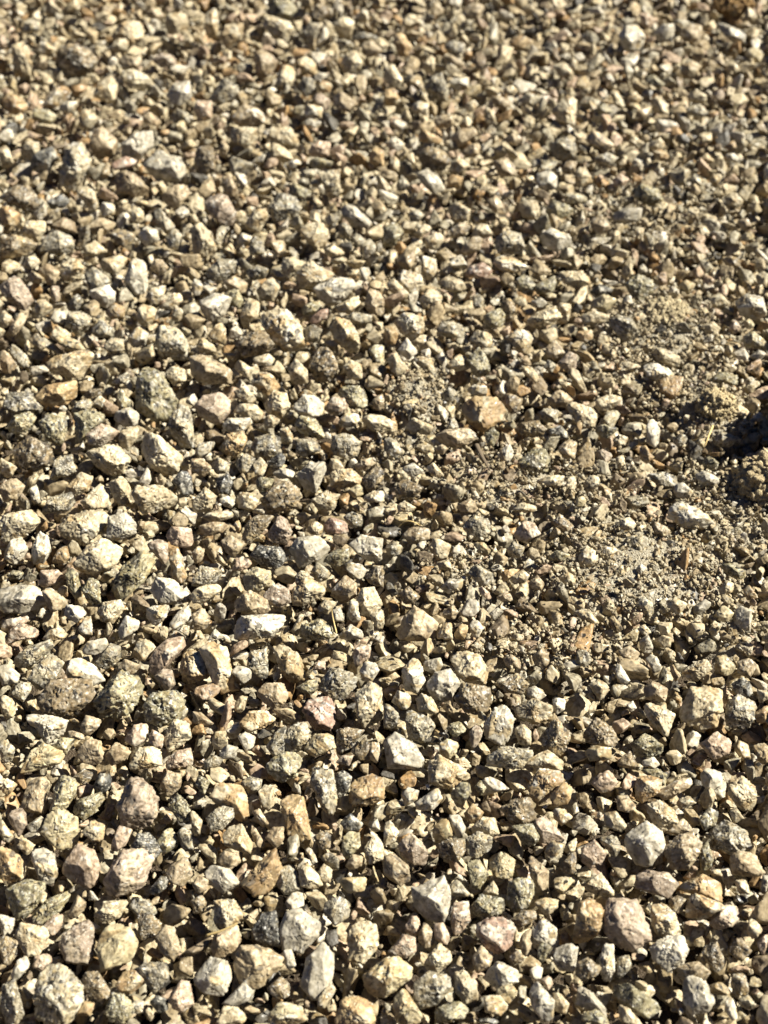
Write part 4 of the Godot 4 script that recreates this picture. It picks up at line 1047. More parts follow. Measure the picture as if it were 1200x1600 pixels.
	bit("S", -233, -3020, [-38,5,-1,24,38,24,18,-24,-16,-15])
	bit("V", 274, -2845, [-21,5,-2,43,21,10,7,-33,-12,-43])
	bit("W", -353, -3969, [-53,8,-3,19,53,11,42,-17,-25,-19])
	bit("O", 35, -6485, [-35,33,9,48,35,-4,9,-48,-35,-48])
	bit("G", -207, -3503, [-34,3,-8,34,34,-3,24,-24,-8,-34])
	bit("C", 410, -5419, [-46,-30,-33,30,13,30,46,-17,13,-30])
	bit("G", -1106, -4325, [-52,-31,-6,16,41,31,52,-13,-12,-25])
	bit("T", -361, -2488, [-24,45,-12,54,24,-23,19,-54,1,-32])
	bit("O", 255, -2565, [-27,-2,-5,30,27,7,18,-21,-9,-30])
	bit("B", 795, -2274, [-26,0,-4,22,26,22,22,-22,-9,-22])
	bit("T", 694, -2598, [-30,16,-2,25,30,-2,11,-25,-21,-21])
	bit("C", -258, -3478, [-34,5,-3,31,34,-5,8,-31,-29,-21])
	bit("O", 661, -6989, [-58,4,-4,35,58,12,35,-35,-35,-35])
	bit("W", 346, -6588, [-56,24,56,39,41,-20,-4,-39])
	bit("O", -1072, -3573, [-32,-17,0,25,32,33,32,-12,5,-33])
	bit("T", 317, -5425, [-46,0,-7,33,46,20,13,-33,-33,-33])
	bit("C", -831, -4937, [-45,-11,11,36,45,33,42,2,-8,-36])
	bit("C", 273, -4578, [-45,-18,15,36,45,-24,3,-36])
	bit("C", -1285, -6966, [-58,-23,4,31,58,39,42,-31,-27,-39])
	bit("W", -324, -6359, [-47,4,-33,33,47,18,40,-33,-25,-33])
	bit("G", 337, -6939, [-60,6,-13,37,48,21,60,-17,-6,-37])
	bit("W", 151, -3109, [-32,10,22,25,32,0,12,-25,-27,-20])
	bit("O", -1048, -4884, [-40,-3,3,34,40,9,34,-34,-16,-28])
	bit("W", 91, -4653, [-39,-6,-6,42,39,-12,0,-42])
	bit("C", 455, -1983, [-23,21,-4,25,23,4,21,-25,-10,-21])
	bit("T", 762, -3158, [-35,1,0,24,35,6,35,-19,-15,-24])
	bit("G", -523, -5324, [-33,-13,-7,39,33,13,33,-39,-26,-39])
	bit("O", 29, -4743, [-29,41,2,29,29,-2,14,-41,-29,-32])
	bit("C", -528, -4536, [-45,21,-15,39,45,-9,21,-39,-27,-3])
	bit("P", 77, -2205, [-21,1,-4,27,15,27,21,-3,9,-27,-17,-18])
	bit("G", 623, -3137, [-27,27,2,27,27,-2,7,-27,-27,-17])
	bit("T", 648, -4649, [-36,9,0,39,36,-9,0,-39,-30,-21])
	bit("T", 939, -3700, [-44,3,-31,24,44,-8,23,-24,-36,-21])
	bit("C", -452, -4582, [-50,9,20,27,50,3,26,-27,-29,-15])
	bit("W", 75, -2623, [-26,5,-6,28,26,18,22,-9,-15,-28])
	bit("W", -462, -2782, [-33,4,0,22,33,8,24,-22,-14,-20])
	bit("S", -955, -4376, [-26,-41,-23,18,0,41,26,-18,18,-41])
	bit("W", 1024, -3885, [-39,8,0,28,39,3,28,-25,-11,-28])
	bit("R", -1133, -5929, [-59,7,10,28,59,7,31,-21,-45,-28])
	bit("G", -107, -3742, [-36,11,-1,27,31,16,36,-22,-1,-27])
	bit("V", -286, -6435, [-44,22,-7,44,44,7,37,-44,-7,-37])
	bit("C", 192, -3248, [-25,-23,-10,28,23,28,25,-28])
	bit("P", -463, -3535, [-38,-16,-20,26,28,16,38,0,-9,-26])
	bit("T", 284, -3815, [-38,-3,11,25,38,-8,33,-25,-38,-25])
	bit("C", 331, -5913, [-45,-26,-38,9,-3,40,45,2,3,-40])
	bit("T", -26, -2772, [-19,35,12,35,19,-2,2,-35,-16,-12])
	bit("T", -545, -2906, [-31,30,-2,18,31,-20,17,-30,-31,-11])
	bit("W", 731, -3080, [-32,37,-17,37,32,-17,17,-37,-7,-27])
	bit("O", 402, -3496, [-47,-18,-16,8,47,29,42,8,-5,-29])
	bit("C", 482, -3803, [-52,5,-3,16,52,0,46,-16,-46,-16])
	bit("G", -1731, -7156, [-51,-8,-12,39,51,16,35,-31,-35,-39])
	bit("B", -173, -2476, [-25,10,-2,26,25,15,20,-21,-7,-26])
	bit("C", -1233, -4743, [-40,11,-9,32,40,-2,28,-32,-34,-20])
	bit("T", -64, -4018, [-42,6,25,28,42,6,-3,-28,-36,-17])
	bit("W", -405, -2817, [-26,18,-2,30,26,13,21,-15,-7,-30])
	bit("C", 711, -3913, [-32,-17,-4,33,29,33,32,0,-10,-33])
	bit("Y", 1771, -6874, [-57,0,-4,38,57,8,34,-38,-27,-23])
	bit("C", 1306, -4945, [-41,9,3,34,41,9,28,-34,-16,-22])
	bit("G", 677, -6470, [-59,-4,-15,33,59,-4,15,-33,-52,-26])
	bit("G", -923, -6318, [-45,4,-5,33,45,11,38,-33,-34,-33])
	bit("B", 718, -2755, [-28,-7,0,26,28,-12,19,-26,-28,-26])
	bit("S", 798, -4189, [-43,3,-14,26,43,14,3,-26,-37,-20])
	bit("K", 857, -5012, [-46,-6,-11,28,46,13,39,-16,-24,-28])
	bit("C", -23, -3298, [-23,15,23,36,23,-36,-3,-30])
	bit("C", 937, -3354, [-31,-1,-10,27,31,14,15,-27,-20,-22])
	bit("C", -44, -3854, [-44,-8,5,19,44,19,44,-19,-11,-19])
	bit("S", 425, -2125, [-20,21,-5,32,20,17,-1,-32,-18,-8])
	bit("W", 425, -4077, [-32,-13,16,35,32,4,21,-35,-7,-35])
	bit("G", -152, -2410, [-28,11,-3,27,28,4,23,-27,-8,-13])
	bit("T", 271, -6270, [-47,0,-18,29,40,29,47,-22,-32,-29])
	bit("G", 1428, -6366, [-51,7,0,36,51,-7,15,-36,-44,-22])
	bit("G", -335, -5838, [-79,-5,-10,22,79,22,17,-22])
	bit("S", 212, -2866, [-36,-2,7,26,36,-2,2,-26])
	bit("C", -677, -4673, [-39,-6,-9,30,39,0,39,-30,-21,-24])
	bit("G", 437, -3606, [-29,-4,-13,30,29,7,19,-25,-19,-30])
	bit("C", -1066, -2504, [-17,36,1,32,17,-18,-3,-36,-17,-23])
	bit("W", -249, -2103, [-17,29,8,31,17,-14,-4,-31,-15,-5])
	bit("G", 973, -5967, [-56,-7,0,28,56,7,28,-28,-35,-28])
	bit("C", 1074, -6463, [-51,44,-15,51,51,-37,7,-51])
	bit("K", -581, -1980, [-23,11,-2,24,23,7,19,-18,-6,-24])
	bit("T", -902, -5165, [-39,-3,-16,35,16,35,39,-3,-3,-35])
	bit("W", 50, -6090, [-50,4,0,32,50,-4,28,-32,-28,-32])
	bit("G", -155, -5416, [-36,18,-10,41,36,5,-3,-41,-30,-28])
	bit("C", -235, -3702, [-34,-9,-1,28,28,12,34,-20,-1,-28])
	bit("B", -502, -2272, [-20,15,15,24,20,-2,7,-24,-20,-24])
	bit("Y", 1086, -3322, [-28,-3,-10,28,28,8,15,-28,-15,-28])
	bit("T", -84, -2403, [-27,-12,-4,23,27,21,22,-8,-9,-23])
	bit("W", -945, -3268, [-24,-3,9,33,24,28,19,-33,-16,-23])
	bit("C", -163, -2372, [-22,-2,-4,29,22,7,13,-29,-9,-24])
	bit("W", 291, -3258, [-23,25,-3,35,23,5,13,-25,-13,-35])
	bit("S", -287, -4907, [-44,2,25,30,44,8,6,-30,-31,-30])
	bit("W", 899, -1973, [-22,18,-11,32,22,-20,9,-32,-15,-15])
	bit("K", -375, -4036, [-35,-1,15,29,35,4,15,-24,-29,-29])
	bit("G", -983, -2525, [-28,9,19,23,28,0,6,-23,-22,-14])
	bit("O", 1137, -2929, [-19,-10,19,39,19,-39,-5,-39])
	bit("S", -414, -3913, [-36,11,-11,28,36,17,17,-17,-17,-28])
	bit("W", -1630, -6916, [-52,17,-6,44,52,2,33,-44,-21,-13])
	bit("K", 629, -4180, [-40,9,0,26,40,-9,6,-26,-34,-20])
	bit("C", 1260, -4779, [-43,0,0,25,43,6,31,-25,-31,-25])
	bit("C", 157, -4561, [-40,4,-13,31,22,16,40,-31,-1,-25])
	bit("T", 384, -6041, [-46,-12,-4,23,46,37,32,-26,-18,-37])
	bit("C", 859, -2601, [-34,-5,7,25,34,9,-7,-25])
	bit("C", 440, -3480, [-34,-7,8,27,34,9,23,-17,-13,-27])
	bit("C", -1003, -2459, [-25,7,-4,31,25,-7,-4,-31])
	bit("C", -189, -3351, [-38,-14,0,24,38,12,10,-24])
	bit("G", 1003, -7044, [-54,8,-16,39,54,-8,23,-39,-31,-23])
	bit("T", 327, -6806, [-61,34,-8,30,61,-11,30,-34,-38,-11])
	bit("W", -1165, -5572, [-37,8,-10,32,37,22,30,-25,-17,-32])
	bit("C", 1441, -6485, [-48,-4,-11,33,48,11,33,-33,-26,-26])
	bit("W", -1197, -3858, [-18,33,15,38,18,-38,-12,-33])
	bit("G", -1210, -4940, [-36,-13,14,38,36,0,8,-31,-30,-38])
	bit("C", -1084, -2660, [-25,-3,-2,31,25,-3,-16,-31])
	bit("R", -254, -4851, [-43,-14,6,23,43,36,31,-8,-19,-36])
	bit("L", -1444, -6393, [-68,-7,-2,29,68,22,-2,-29])
	bit("O", 302, -5780, [-38,14,-14,34,38,21,21,-34,-27,-21])
	bit("T", -1042, -6297, [-51,22,-22,36,51,-22,14,-36,-43,-14])
	bit("T", -504, -2337, [-23,1,-1,25,23,5,12,-21,-10,-25])
	bit("B", 1388, -5203, [-47,13,5,26,44,19,47,-13,5,-26])
	bit("G", 36, -3607, [-30,0,-4,27,30,5,12,-27,-25,-21])
	bit("S", 385, -4163, [-26,9,3,37,26,9,9,-37,-20,-26])
	bit("C", 212, -6768, [-30,-8,0,53,30,30,23,-38,-15,-53])
	bit("T", 397, -3125, [-32,2,-5,22,32,2,25,-22,-20,-15])
	bit("K", 271, -1934, [-49,3,-8,7,33,7,49,-7,-49,-7])
	bit("B", -872, -2690, [-29,9,8,23,29,5,8,-23,-15,-14])
	bit("W", 341, -4414, [-41,-1,-12,22,35,16,41,-13,-12,-22])
	bit("O", 243, -3248, [-24,-13,-1,28,24,23,14,-28,-16,-28])
	bit("C", 1298, -4292, [-35,-9,-17,26,35,3,23,-26,-17,-26])
	bit("C", 983, -2326, [-25,11,3,24,25,-11,-10,-24])
	bit("L", 465, -2999, [-32,12,-7,22,32,-2,7,-22,-27,-12])
	bit("L", 1022, -3349, [-29,-3,1,28,29,13,-4,-28,-27,-23])
	bit("T", 572, -6123, [-53,0,-4,28,53,7,18,-28,-32,-21])
	bit("P", 1297, -7204, [-51,32,-4,39,51,-8,12,-39,-28,-16])
	bit("C", 298, -2324, [-26,-9,0,22,26,-18,9,-22,-26,-22])
	bit("G", -499, -2745, [-30,6,7,18,30,6,12,-18,-28,-18])
	bit("C", 234, -2743, [-37,2,0,16,37,-16,-33,-16])
	bit("C", -433, -4007, [-25,7,3,35,25,1,8,-35,-20,-27])
	bit("C", 1482, -5643, [-41,8,0,32,41,2,14,-32,-27,-25])
	bit("W", 168, -6393, [-51,7,0,29,51,15,7,-29,-44,-22])
	bit("T", 535, -6428, [-51,26,-7,33,51,4,22,-33,-29,-11])
	bit("T", -610, -3580, [-24,9,3,33,24,20,8,-22,-18,-33])
	bit("S", 1138, -4022, [-32,3,-1,25,32,8,27,-25,-18,-20])
	bit("T", 799, -5898, [-35,-3,0,31,35,24,35,-31,-14,-31])
	bit("W", 837, -3115, [-30,10,-15,27,5,22,30,-15,5,-27])
	bit("C", 596, -3474, [-29,3,-3,23,29,8,29,-18,-13,-23])
	bit("G", 1052, -4142, [-34,-11,0,28,34,11,23,-17,-6,-28])
	bit("L", -1257, -4844, [-34,3,-12,28,25,22,34,-3,6,-28,-25,-22])
	bit("C", -1459, -4829, [-25,37,0,37,25,6,-6,-37,-25,-37])
	bit("B", -1319, -4697, [-32,9,5,40,32,-21,5,-40])
	bit("G", -82, -7044, [-74,8,-12,23,74,-8,4,-23,-66,-16])
	bit("G", -977, -4480, [-49,-9,28,21,49,-3,16,-21,-49,-21])
	bit("S", 577, -3576, [-41,1,-7,17,41,7,25,-15,-28,-17])
	bit("C", -347, -4169, [-24,21,4,30,24,-1,16,-30,-19,-30])
	bit("T", 214, -3331, [-26,1,5,24,26,1,15,-24,-26,-24])
	bit("W", 99, -3985, [-38,6,1,28,38,0,1,-28])
	bit("T", -1138, -7265, [-52,10,-4,38,52,2,36,-38,-28,-14])
	bit("O", -769, -1966, [-27,-4,2,21,27,8,6,-21])
	bit("O", 925, -4065, [-27,24,-7,32,27,-4,4,-32,-24,-15])
	bit("C", -192, -5288, [-49,2,-10,24,49,-24,-42,-24])
	bit("S", -525, -2664, [-23,2,-7,30,23,7,2,-30])
	bit("C", -406, -4240, [-32,14,3,26,32,3,9,-26,-26,-20])
	bit("C", 114, -5293, [-42,-28,-36,-8,3,28,42,-8,23,-28])
	bit("C", -1423, -5200, [-40,-5,-15,27,18,27,40,-5,-2,-27])
	bit("S", 1257, -6614, [-56,26,-4,34,56,-4,34,-34,-26,-4])
	bit("C", 819, -3723, [-30,8,5,24,30,3,16,-24,-22,-19])
	bit("C", 1105, -3427, [-23,-9,-8,27,23,27,23,-4,-8,-27])
	bit("P", 1010, -2165, [-15,-11,15,36,15,-36,2,-32])
	bit("B", -1073, -4390, [-41,-9,-6,21,41,15,41,-9,-18,-21])
	bit("V", 774, -4059, [-37,6,-8,23,37,6,14,-23,-25,-17])
	bit("W", 524, -2950, [-22,22,22,27,22,-7,-2,-27])
	bit("C", 1218, -6083, [-50,0,0,28,50,-7,0,-28,-42,-21])
	bit("C", 549, -4513, [-34,18,-13,36,34,-18,16,-36,-25,-6])
	bit("T", -714, -6070, [-28,-50,7,57,28,-7,7,-57])
	bit("C", 1291, -5540, [-27,27,7,40,27,13,13,-33,-13,-40])
	bit("C", 743, -3582, [-29,-13,-18,24,29,24,3,-24])
	bit("G", 241, -4394, [-29,0,0,29,29,6,12,-29,-18,-29])
	bit("T", 494, -3457, [-26,0,0,26,26,0,21,-26,-16,-21])
	bit("G", 370, -4953, [-25,24,-6,39,25,-2,13,-39,-19,-27])
	bit("T", -352, -2549, [-23,23,0,30,23,-16,2,-30])
	bit("C", -806, -4874, [-26,-28,-2,40,26,3,17,-40])
	bit("W", -738, -5043, [-22,32,3,38,22,0,3,-38,-22,-32])
	bit("C", 181, -3985, [-36,11,-8,28,36,-22,14,-28,-20,-11])
	bit("P", 1019, -5795, [-40,-2,-9,29,40,12,19,-22,-22,-29])
	bit("C", 1502, -5096, [-27,6,2,32,27,19,27,-32,-11,-25])
	bit("C", 1821, -7269, [-36,-32,-20,48,36,-8,12,-48])
	bit("W", 400, -2071, [-18,3,-1,22,18,16,14,-14,-9,-22])
	bit("Y", 321, -3602, [-32,25,8,25,32,1,19,-25,-3,-12])
	bit("C", -1386, -5104, [-37,14,-11,30,37,-11,14,-30,-24,-18])
	bit("W", 784, -2748, [-27,-6,4,20,27,-6,13,-20,-20,-20])
	bit("C", 76, -3807, [-33,3,-5,19,33,-3,27,-19,-27,-19])
	bit("G", 941, -1987, [-22,1,-1,20,22,1,11,-16,-9,-20])
	bit("W", -574, -5360, [-36,5,-3,28,36,11,10,-28,-26,-21])
	bit("C", 47, -5932, [-26,19,2,40,26,12,16,-40,-12,-37])
	bit("O", 1212, -5990, [-40,16,-5,30,40,2,23,-30,-19,-19])
	bit("O", 765, -4731, [-32,12,17,24,32,-6,11,-24,-32,-12])
	bit("B", 350, -2115, [-24,-3,1,18,24,1,18,-18,-16,-12])
	bit("B", 731, -3275, [-29,13,-6,28,29,-8,9,-28])
	bit("L", -150, -3319, [-23,10,13,25,23,-20,-8,-25])
	bit("B", -213, -2245, [-21,17,5,22,21,-9,14,-22,-12,-9])
	bit("O", 1184, -3406, [-28,6,-13,27,28,-6,-8,-27])
	bit("T", 386, -3397, [-41,-13,10,18,41,-13,-5,-18])
	bit("W", -317, -6256, [-43,7,-14,22,43,7,36,-22,-36,-22])
	bit("O", -271, -6577, [-41,0,-11,30,41,7,19,-30,-26,-26])
	bit("Y", -96, -3885, [-30,3,14,25,30,-14,-8,-25])
	bit("G", 137, -5529, [-37,7,-3,27,37,7,10,-27,-30,-20])
	bit("T", -22, -4352, [-22,4,22,34,22,-31,-1,-34])
	bit("C", 984, -4841, [-31,5,0,26,31,11,12,-26,-25,-20])
	bit("C", 520, -2460, [-18,-17,4,19,18,28,18,-12,-9,-28])
	bit("Y", 1197, -5041, [-38,2,-6,27,38,14,13,-27])
	bit("W", -637, -1977, [-19,-2,-4,19,19,6,8,-19,-12,-19])
	bit("V", -1294, -4989, [-25,2,-3,36,25,33,16,-11,-3,-36])
	bit("G", -216, -5494, [-30,13,3,33,30,13,10,-33,-23,-13])
	bit("G", 82, -5776, [-31,-5,-7,33,31,-5,7,-33,-27,-33])
	bit("G", 340, -4054, [-31,31,-8,42,31,-37,20,-42])
	bit("L", 609, -4937, [-36,2,-2,23,36,2,17,-17,-27,-23])
	bit("V", -117, -2749, [-28,-7,-5,16,28,16,14,-16])
	bit("S", 1008, -6380, [-38,7,-2,29,38,-7,13,-29,-31,-22])
	bit("C", 168, -5419, [-40,-10,-3,30,40,17,10,-10,-30,-30])
	bit("C", -187, -5214, [-45,6,45,19,45,-6,-13,-19])
	bit("W", -534, -3828, [-29,12,4,23,29,-1,10,-23,-18,-10])
	bit("C", -275, -3285, [-24,-36,11,36,24,20,1,-30])
	bit("L", 1042, -2334, [-11,22,11,31,11,-31,-2,-26])
	bit("G", 1341, -5795, [-34,-2,-7,36,34,-15,7,-36])
	bit("C", 1044, -3255, [-19,-13,-9,28,19,18,6,-28])
	bit("C", 1115, -6093, [-37,2,-2,27,37,2,19,-27,-23,-23])
	bit("C", 842, -4140, [-28,-4,-11,21,28,13,17,-16,-11,-21])
	bit("P", -1834, -6962, [-17,56,13,48,17,-13,-17,-56])
	bit("C", 1240, -6787, [-27,-2,-4,40,27,6,19,-40,-19,-32])
	bit("W", -75, -5114, [-24,27,11,37,24,8,-8,-37])
	bit("W", -200, -2424, [-20,23,-4,26,20,-17,0,-26])
	bit("G", -102, -5360, [-30,5,-10,34,30,-8,-10,-34])
	bit("C", 1002, -2557, [-22,5,-6,23,22,0,-1,-23])
	bit("C", 395, -6407, [-44,-7,15,29,44,0,0,-29])
	bit("C", 1147, -2986, [-19,17,10,22,19,7,19,-7,-5,-22])
	bit("C", 922, -4550, [-46,6,-7,18,46,6,4,-18])
	bit("C", -494, -6970, [-39,21,-12,33,39,-10,23,-33,-23,-17])
	bit("P", 319, -3404, [-32,23,1,23,32,-3,22,-23])
	bit("P", 1348, -4782, [-23,-14,-8,35,23,5,5,-35])
	bit("S", -1203, -3488, [-34,3,-3,18,34,3,8,-18])
	bit("G", -185, -6978, [-54,10,-8,21,54,-6,23,-21,-39,-14])
	bit("T", -918, -2845, [-24,24,24,-5,24,-24,-19,-5])
	bit("G", 245, -4236, [-26,-29,3,29,26,-17,3,-29])
	bit("P", 427, -2041, [-20,5,-1,20,20,1,3,-20])
	bit("G", 619, -4550, [-24,-6,-9,30,24,6,15,-30])
	bit("Y", 1497, -5385, [-36,-10,3,23,36,3,3,-23,-30,-23])
	bit("T", 1492, -5465, [-32,10,8,30,32,3,2,-30])
	bit("W", -533, -3237, [-29,-19,4,19,29,-19])
	bit("C", 372, -6273, [-29,-9,4,31,29,5,11,-31,-25,-31])
	bit("L", 1407, -4615, [-30,-12,3,24,30,12,9,-24])
	bit("C", 1425, -5807, [-28,-15,7,36,28,12,7,-36])
	bit("C", 1048, -5399, [-20,28,20,28,20,-25,-7,-28])
	bit("V", 1546, -6499, [-33,11,4,26,33,4,11,-26,-26,-18])
	bit("S", 277, -2653, [-18,2,0,23,18,2,5,-23])
	bit("C", -1038, -4345, [-23,3,6,29,23,3,0,-29])
	bit("Y", 773, -3504, [-17,1,1,25,17,1,7,-25,-17,-20])
	bit("C", 827, -4028, [-20,10,8,29,20,-7,-3,-29])
	bit("C", 1158, -6463, [-40,7,4,22,40,7,11,-22,-26,-15])
	bit("W", 1535, -5970, [-44,9,-9,19,44,-5,12,-19,-37,-9])
	bit("C", 582, -6542, [-41,4,11,26,41,-4,4,-26])
	bit("L", 356, -3320, [-24,-1,6,22,24,9,-4,-22])
	bit("C", 822, -3252, [-24,0,-4,20,24,0,6,-20])
	bit("O", 890, -3078, [-21,18,-4,26,21,-6,11,-26])
	bit("W", -390, -5923, [-35,3,14,24,35,-3,-14,-24])
	bit("Y", 675, -3832, [-19,7,3,20,19,1,3,-20,-19,-20])
	bit("T", 1600, -6783, [-46,15,-8,30,46,-30,8,-23])
	bit("P", -202, -3109, [-21,-15,-1,15,21,10,19,-15])
	bit("C", 1233, -3446, [-12,13,12,29,12,-29,-4,-23])
	bit("C", -631, -3252, [-20,0,0,20,20,10,10,-20])
	bit("W", 843, -3513, [-21,-5,-5,21,21,5,5,-21])
	bit("O", -492, -3706, [-13,15,8,31,13,-12,-3,-31])
	bit("T", 204, -4094, [-23,4,0,18,23,4,6,-18,-20,-16])
	bit("B", 1221, -4597, [-24,18,-6,30,24,-12,12,-30])
	bit("O", 1535, -6070, [-28,-7,7,28,28,-7,0,-28])
	bit("O", 697, -4197, [-10,26,10,26,10,-26,-10,-26])
	bit("C", -280, -5623, [-27,27,-10,34,27,-14,10,-34])
	bit("T", 534, -4582, [-24,9,0,21,24,-15,-6,-21])
	bit("Y", 1407, -4804, [-23,3,-5,25,23,3,5,-25])
	bit("W", 958, -4955, [-20,-3,2,28,20,-9,-5,-28])
	bit("C", 918, -2370, [-18,3,4,14,18,-3,-13,-14])
	bit("W", 1057, -6657, [-22,11,-7,34,22,-11,7,-34,-15,-19])
	bit("W", 1354, -4268, [-25,-4,-1,19,25,-4,4,-19])
	bit("W", 749, -2950, [-17,2,0,17,17,-2,0,-17])
	bit("W", 1220, -3899, [-15,-1,-7,23,15,4,4,-23])
	for poly in outlines:
		lay(poly)


# ---------------------------------------------------------------- the rest of the gravel
func lay(poly: PackedVector2Array) -> void:
	var lo := poly[0]
	var hi := poly[0]
	for p in poly:
		lo = lo.min(p)
		hi = hi.max(p)
	for j in range(maxi(0, int((lo.y - Z0) / CELL)), mini(NZ, int((hi.y - Z0) / CELL) + 1)):
		for i in range(maxi(0, int((lo.x - X0) / CELL)), mini(NX, int((hi.x - X0) / CELL) + 1)):
			if Geometry2D.is_point_in_polygon(Vector2(X0 + (i + 0.5) * CELL, Z0 + (j + 0.5) * CELL), poly):
				taken[j * NX + i] = 1


func fines_at(x: float, z: float) -> float:
	var f := 0.0
	for s in fines_spots:
		var a: float = (x - s[0]) / s[2]
		var b: float = (z - s[1]) / s[3]
		f = maxf(f, s[4] * (1.0 - smoothstep(0.45, 1.25, sqrt(a * a + b * b))))
	return f


var ring := PackedVector2Array()

func is_free(x: float, z: float, r: float) -> bool:
	for p in ring:
		var i := int((x + p.x * r - X0) / CELL)
		var j := int((z + p.y * r - Z0) / CELL)
		if i < 0 or j < 0 or i >= NX or j >= NZ or taken[j * NX + i]:
			return false
	return true


func occupy(x: float, z: float, r: float) -> void:
	var k := int(r / CELL + 0.5)
	var ci := int((x - X0) / CELL)
	var cj := int((z - Z0) / CELL)
	for j in range(maxi(0, cj - k), mini(NZ, cj + k + 1)):
		for i in range(maxi(0, ci - k), mini(NX, ci + k + 1)):
			if (i - ci) * (i - ci) + (j - cj) * (j - cj) <= k * k:
				taken[j * NX + i] = 1


# the small dark pit at the right, bare of gravel
func in_pit(x: float, z: float) -> bool:
	var p := Vector3(0.1261, 0.0000, -0.4060)
	return Vector2((x - p.x) / 0.0125, (z - p.z) / 0.0115).length() < 1.0


func in_frame(x: float, z: float) -> bool:
	return z < -0.185 and z > -0.76 and absf(x) < 0.003 + 0.2437 * (0.2673 - z * 0.7071)


const VARIANTS := 30
var heap: Array = []      # per variant: transforms
var heap_tint: Array = []
var grit: Array = []
var grit_tint: Array = []

func tint_of(r: RandomNumberGenerator) -> Color:
	var t := r.randf()
	var c: Color
	if t < 0.32:
		c = Color(0.824, 0.771, 0.650)
	elif t < 0.55:
		c = Color(0.721, 0.652, 0.523)
	elif t < 0.70:
		c = Color(0.683, 0.659, 0.583)
	elif t < 0.80:
		c = Color(0.873, 0.850, 0.797)
	elif t < 0.88:
		c = Color(0.765, 0.666, 0.575)
	elif t < 0.93:
		c = Color(0.721, 0.577, 0.387)
	elif t < 0.97:
		c = Color(0.534, 0.472, 0.389)
	else:
		c = Color(0.298, 0.291, 0.282)
	c = c.lerp(Color(0.865, 0.811, 0.697), 0.2).srgb_to_linear() * PALE * r.randf_range(0.85, 1.15)
	c.a = 1.0
	return c


func drop(x: float, y: float, z: float, rad: float, r: RandomNumberGenerator) -> void:
	var k := r.randi_range(0, VARIANTS - 1)
	var b := Basis.from_euler(Vector3(r.randf() * TAU, r.randf() * TAU, r.randf() * TAU)).scaled_local(Vector3(r.randf_range(0.95, 1.6), r.randf_range(0.75, 1.15), r.randf_range(0.45, 0.95)) * rad)
	heap[k].append(Transform3D(b, Vector3(x, y, z)))
	heap_tint[k].append(tint_of(r))


func dust(x: float, y: float, z: float, rad: float, r: RandomNumberGenerator) -> void:
	var k := r.randi_range(0, 5)
	var b := Basis.from_euler(Vector3(r.randf() * TAU, r.randf() * TAU, r.randf() * TAU)).scaled_local(Vector3(r.randf_range(0.8, 1.3), r.randf_range(0.8, 1.1), r.randf_range(0.7, 1.05)) * rad)
	grit[k].append(Transform3D(b, Vector3(x, y, z)))
	var c := Color(0.812, 0.763, 0.656) if r.randf() < 0.72 else Color(0.888, 0.855, 0.773) if r.randf() < 0.7 else Color(0.503, 0.445, 0.363)
	c = c.srgb_to_linear() * PALE * r.randf_range(0.8, 1.15)
	c.a = 1.0
	grit_tint[k].append(c)


func rough_stone(level: int, seed_: int, rough: float) -> PackedVector3Array:
	var r := RandomNumberGenerator.new()
	r.seed = seed_
	var n := PackedVector3Array()
	var h := PackedFloat32Array()
	for k in r.randi_range(7, 11):
		var d := Vector3(r.randfn(), r.randfn(), r.randfn()).normalized()
		n.append(d)
		h.append(r.randf_range(0.5, 0.95))
	for d in [Vector3(1, 1, 1), Vector3(-1, -1, 1), Vector3(-1, 1, -1), Vector3(1, -1, -1)]:
		n.append(d.normalized())
		h.append(r.randf_range(0.75, 1.0))
	for d in [Vector3.UP, Vector3.DOWN, Vector3.LEFT, Vector3.RIGHT, Vector3.FORWARD, Vector3.BACK]:
		n.append(d)
		h.append(1.15)
	return solid(n, h, level, rough, 1.0, Vector3(r.randf(), r.randf(), r.randf()) * 50.0, r)


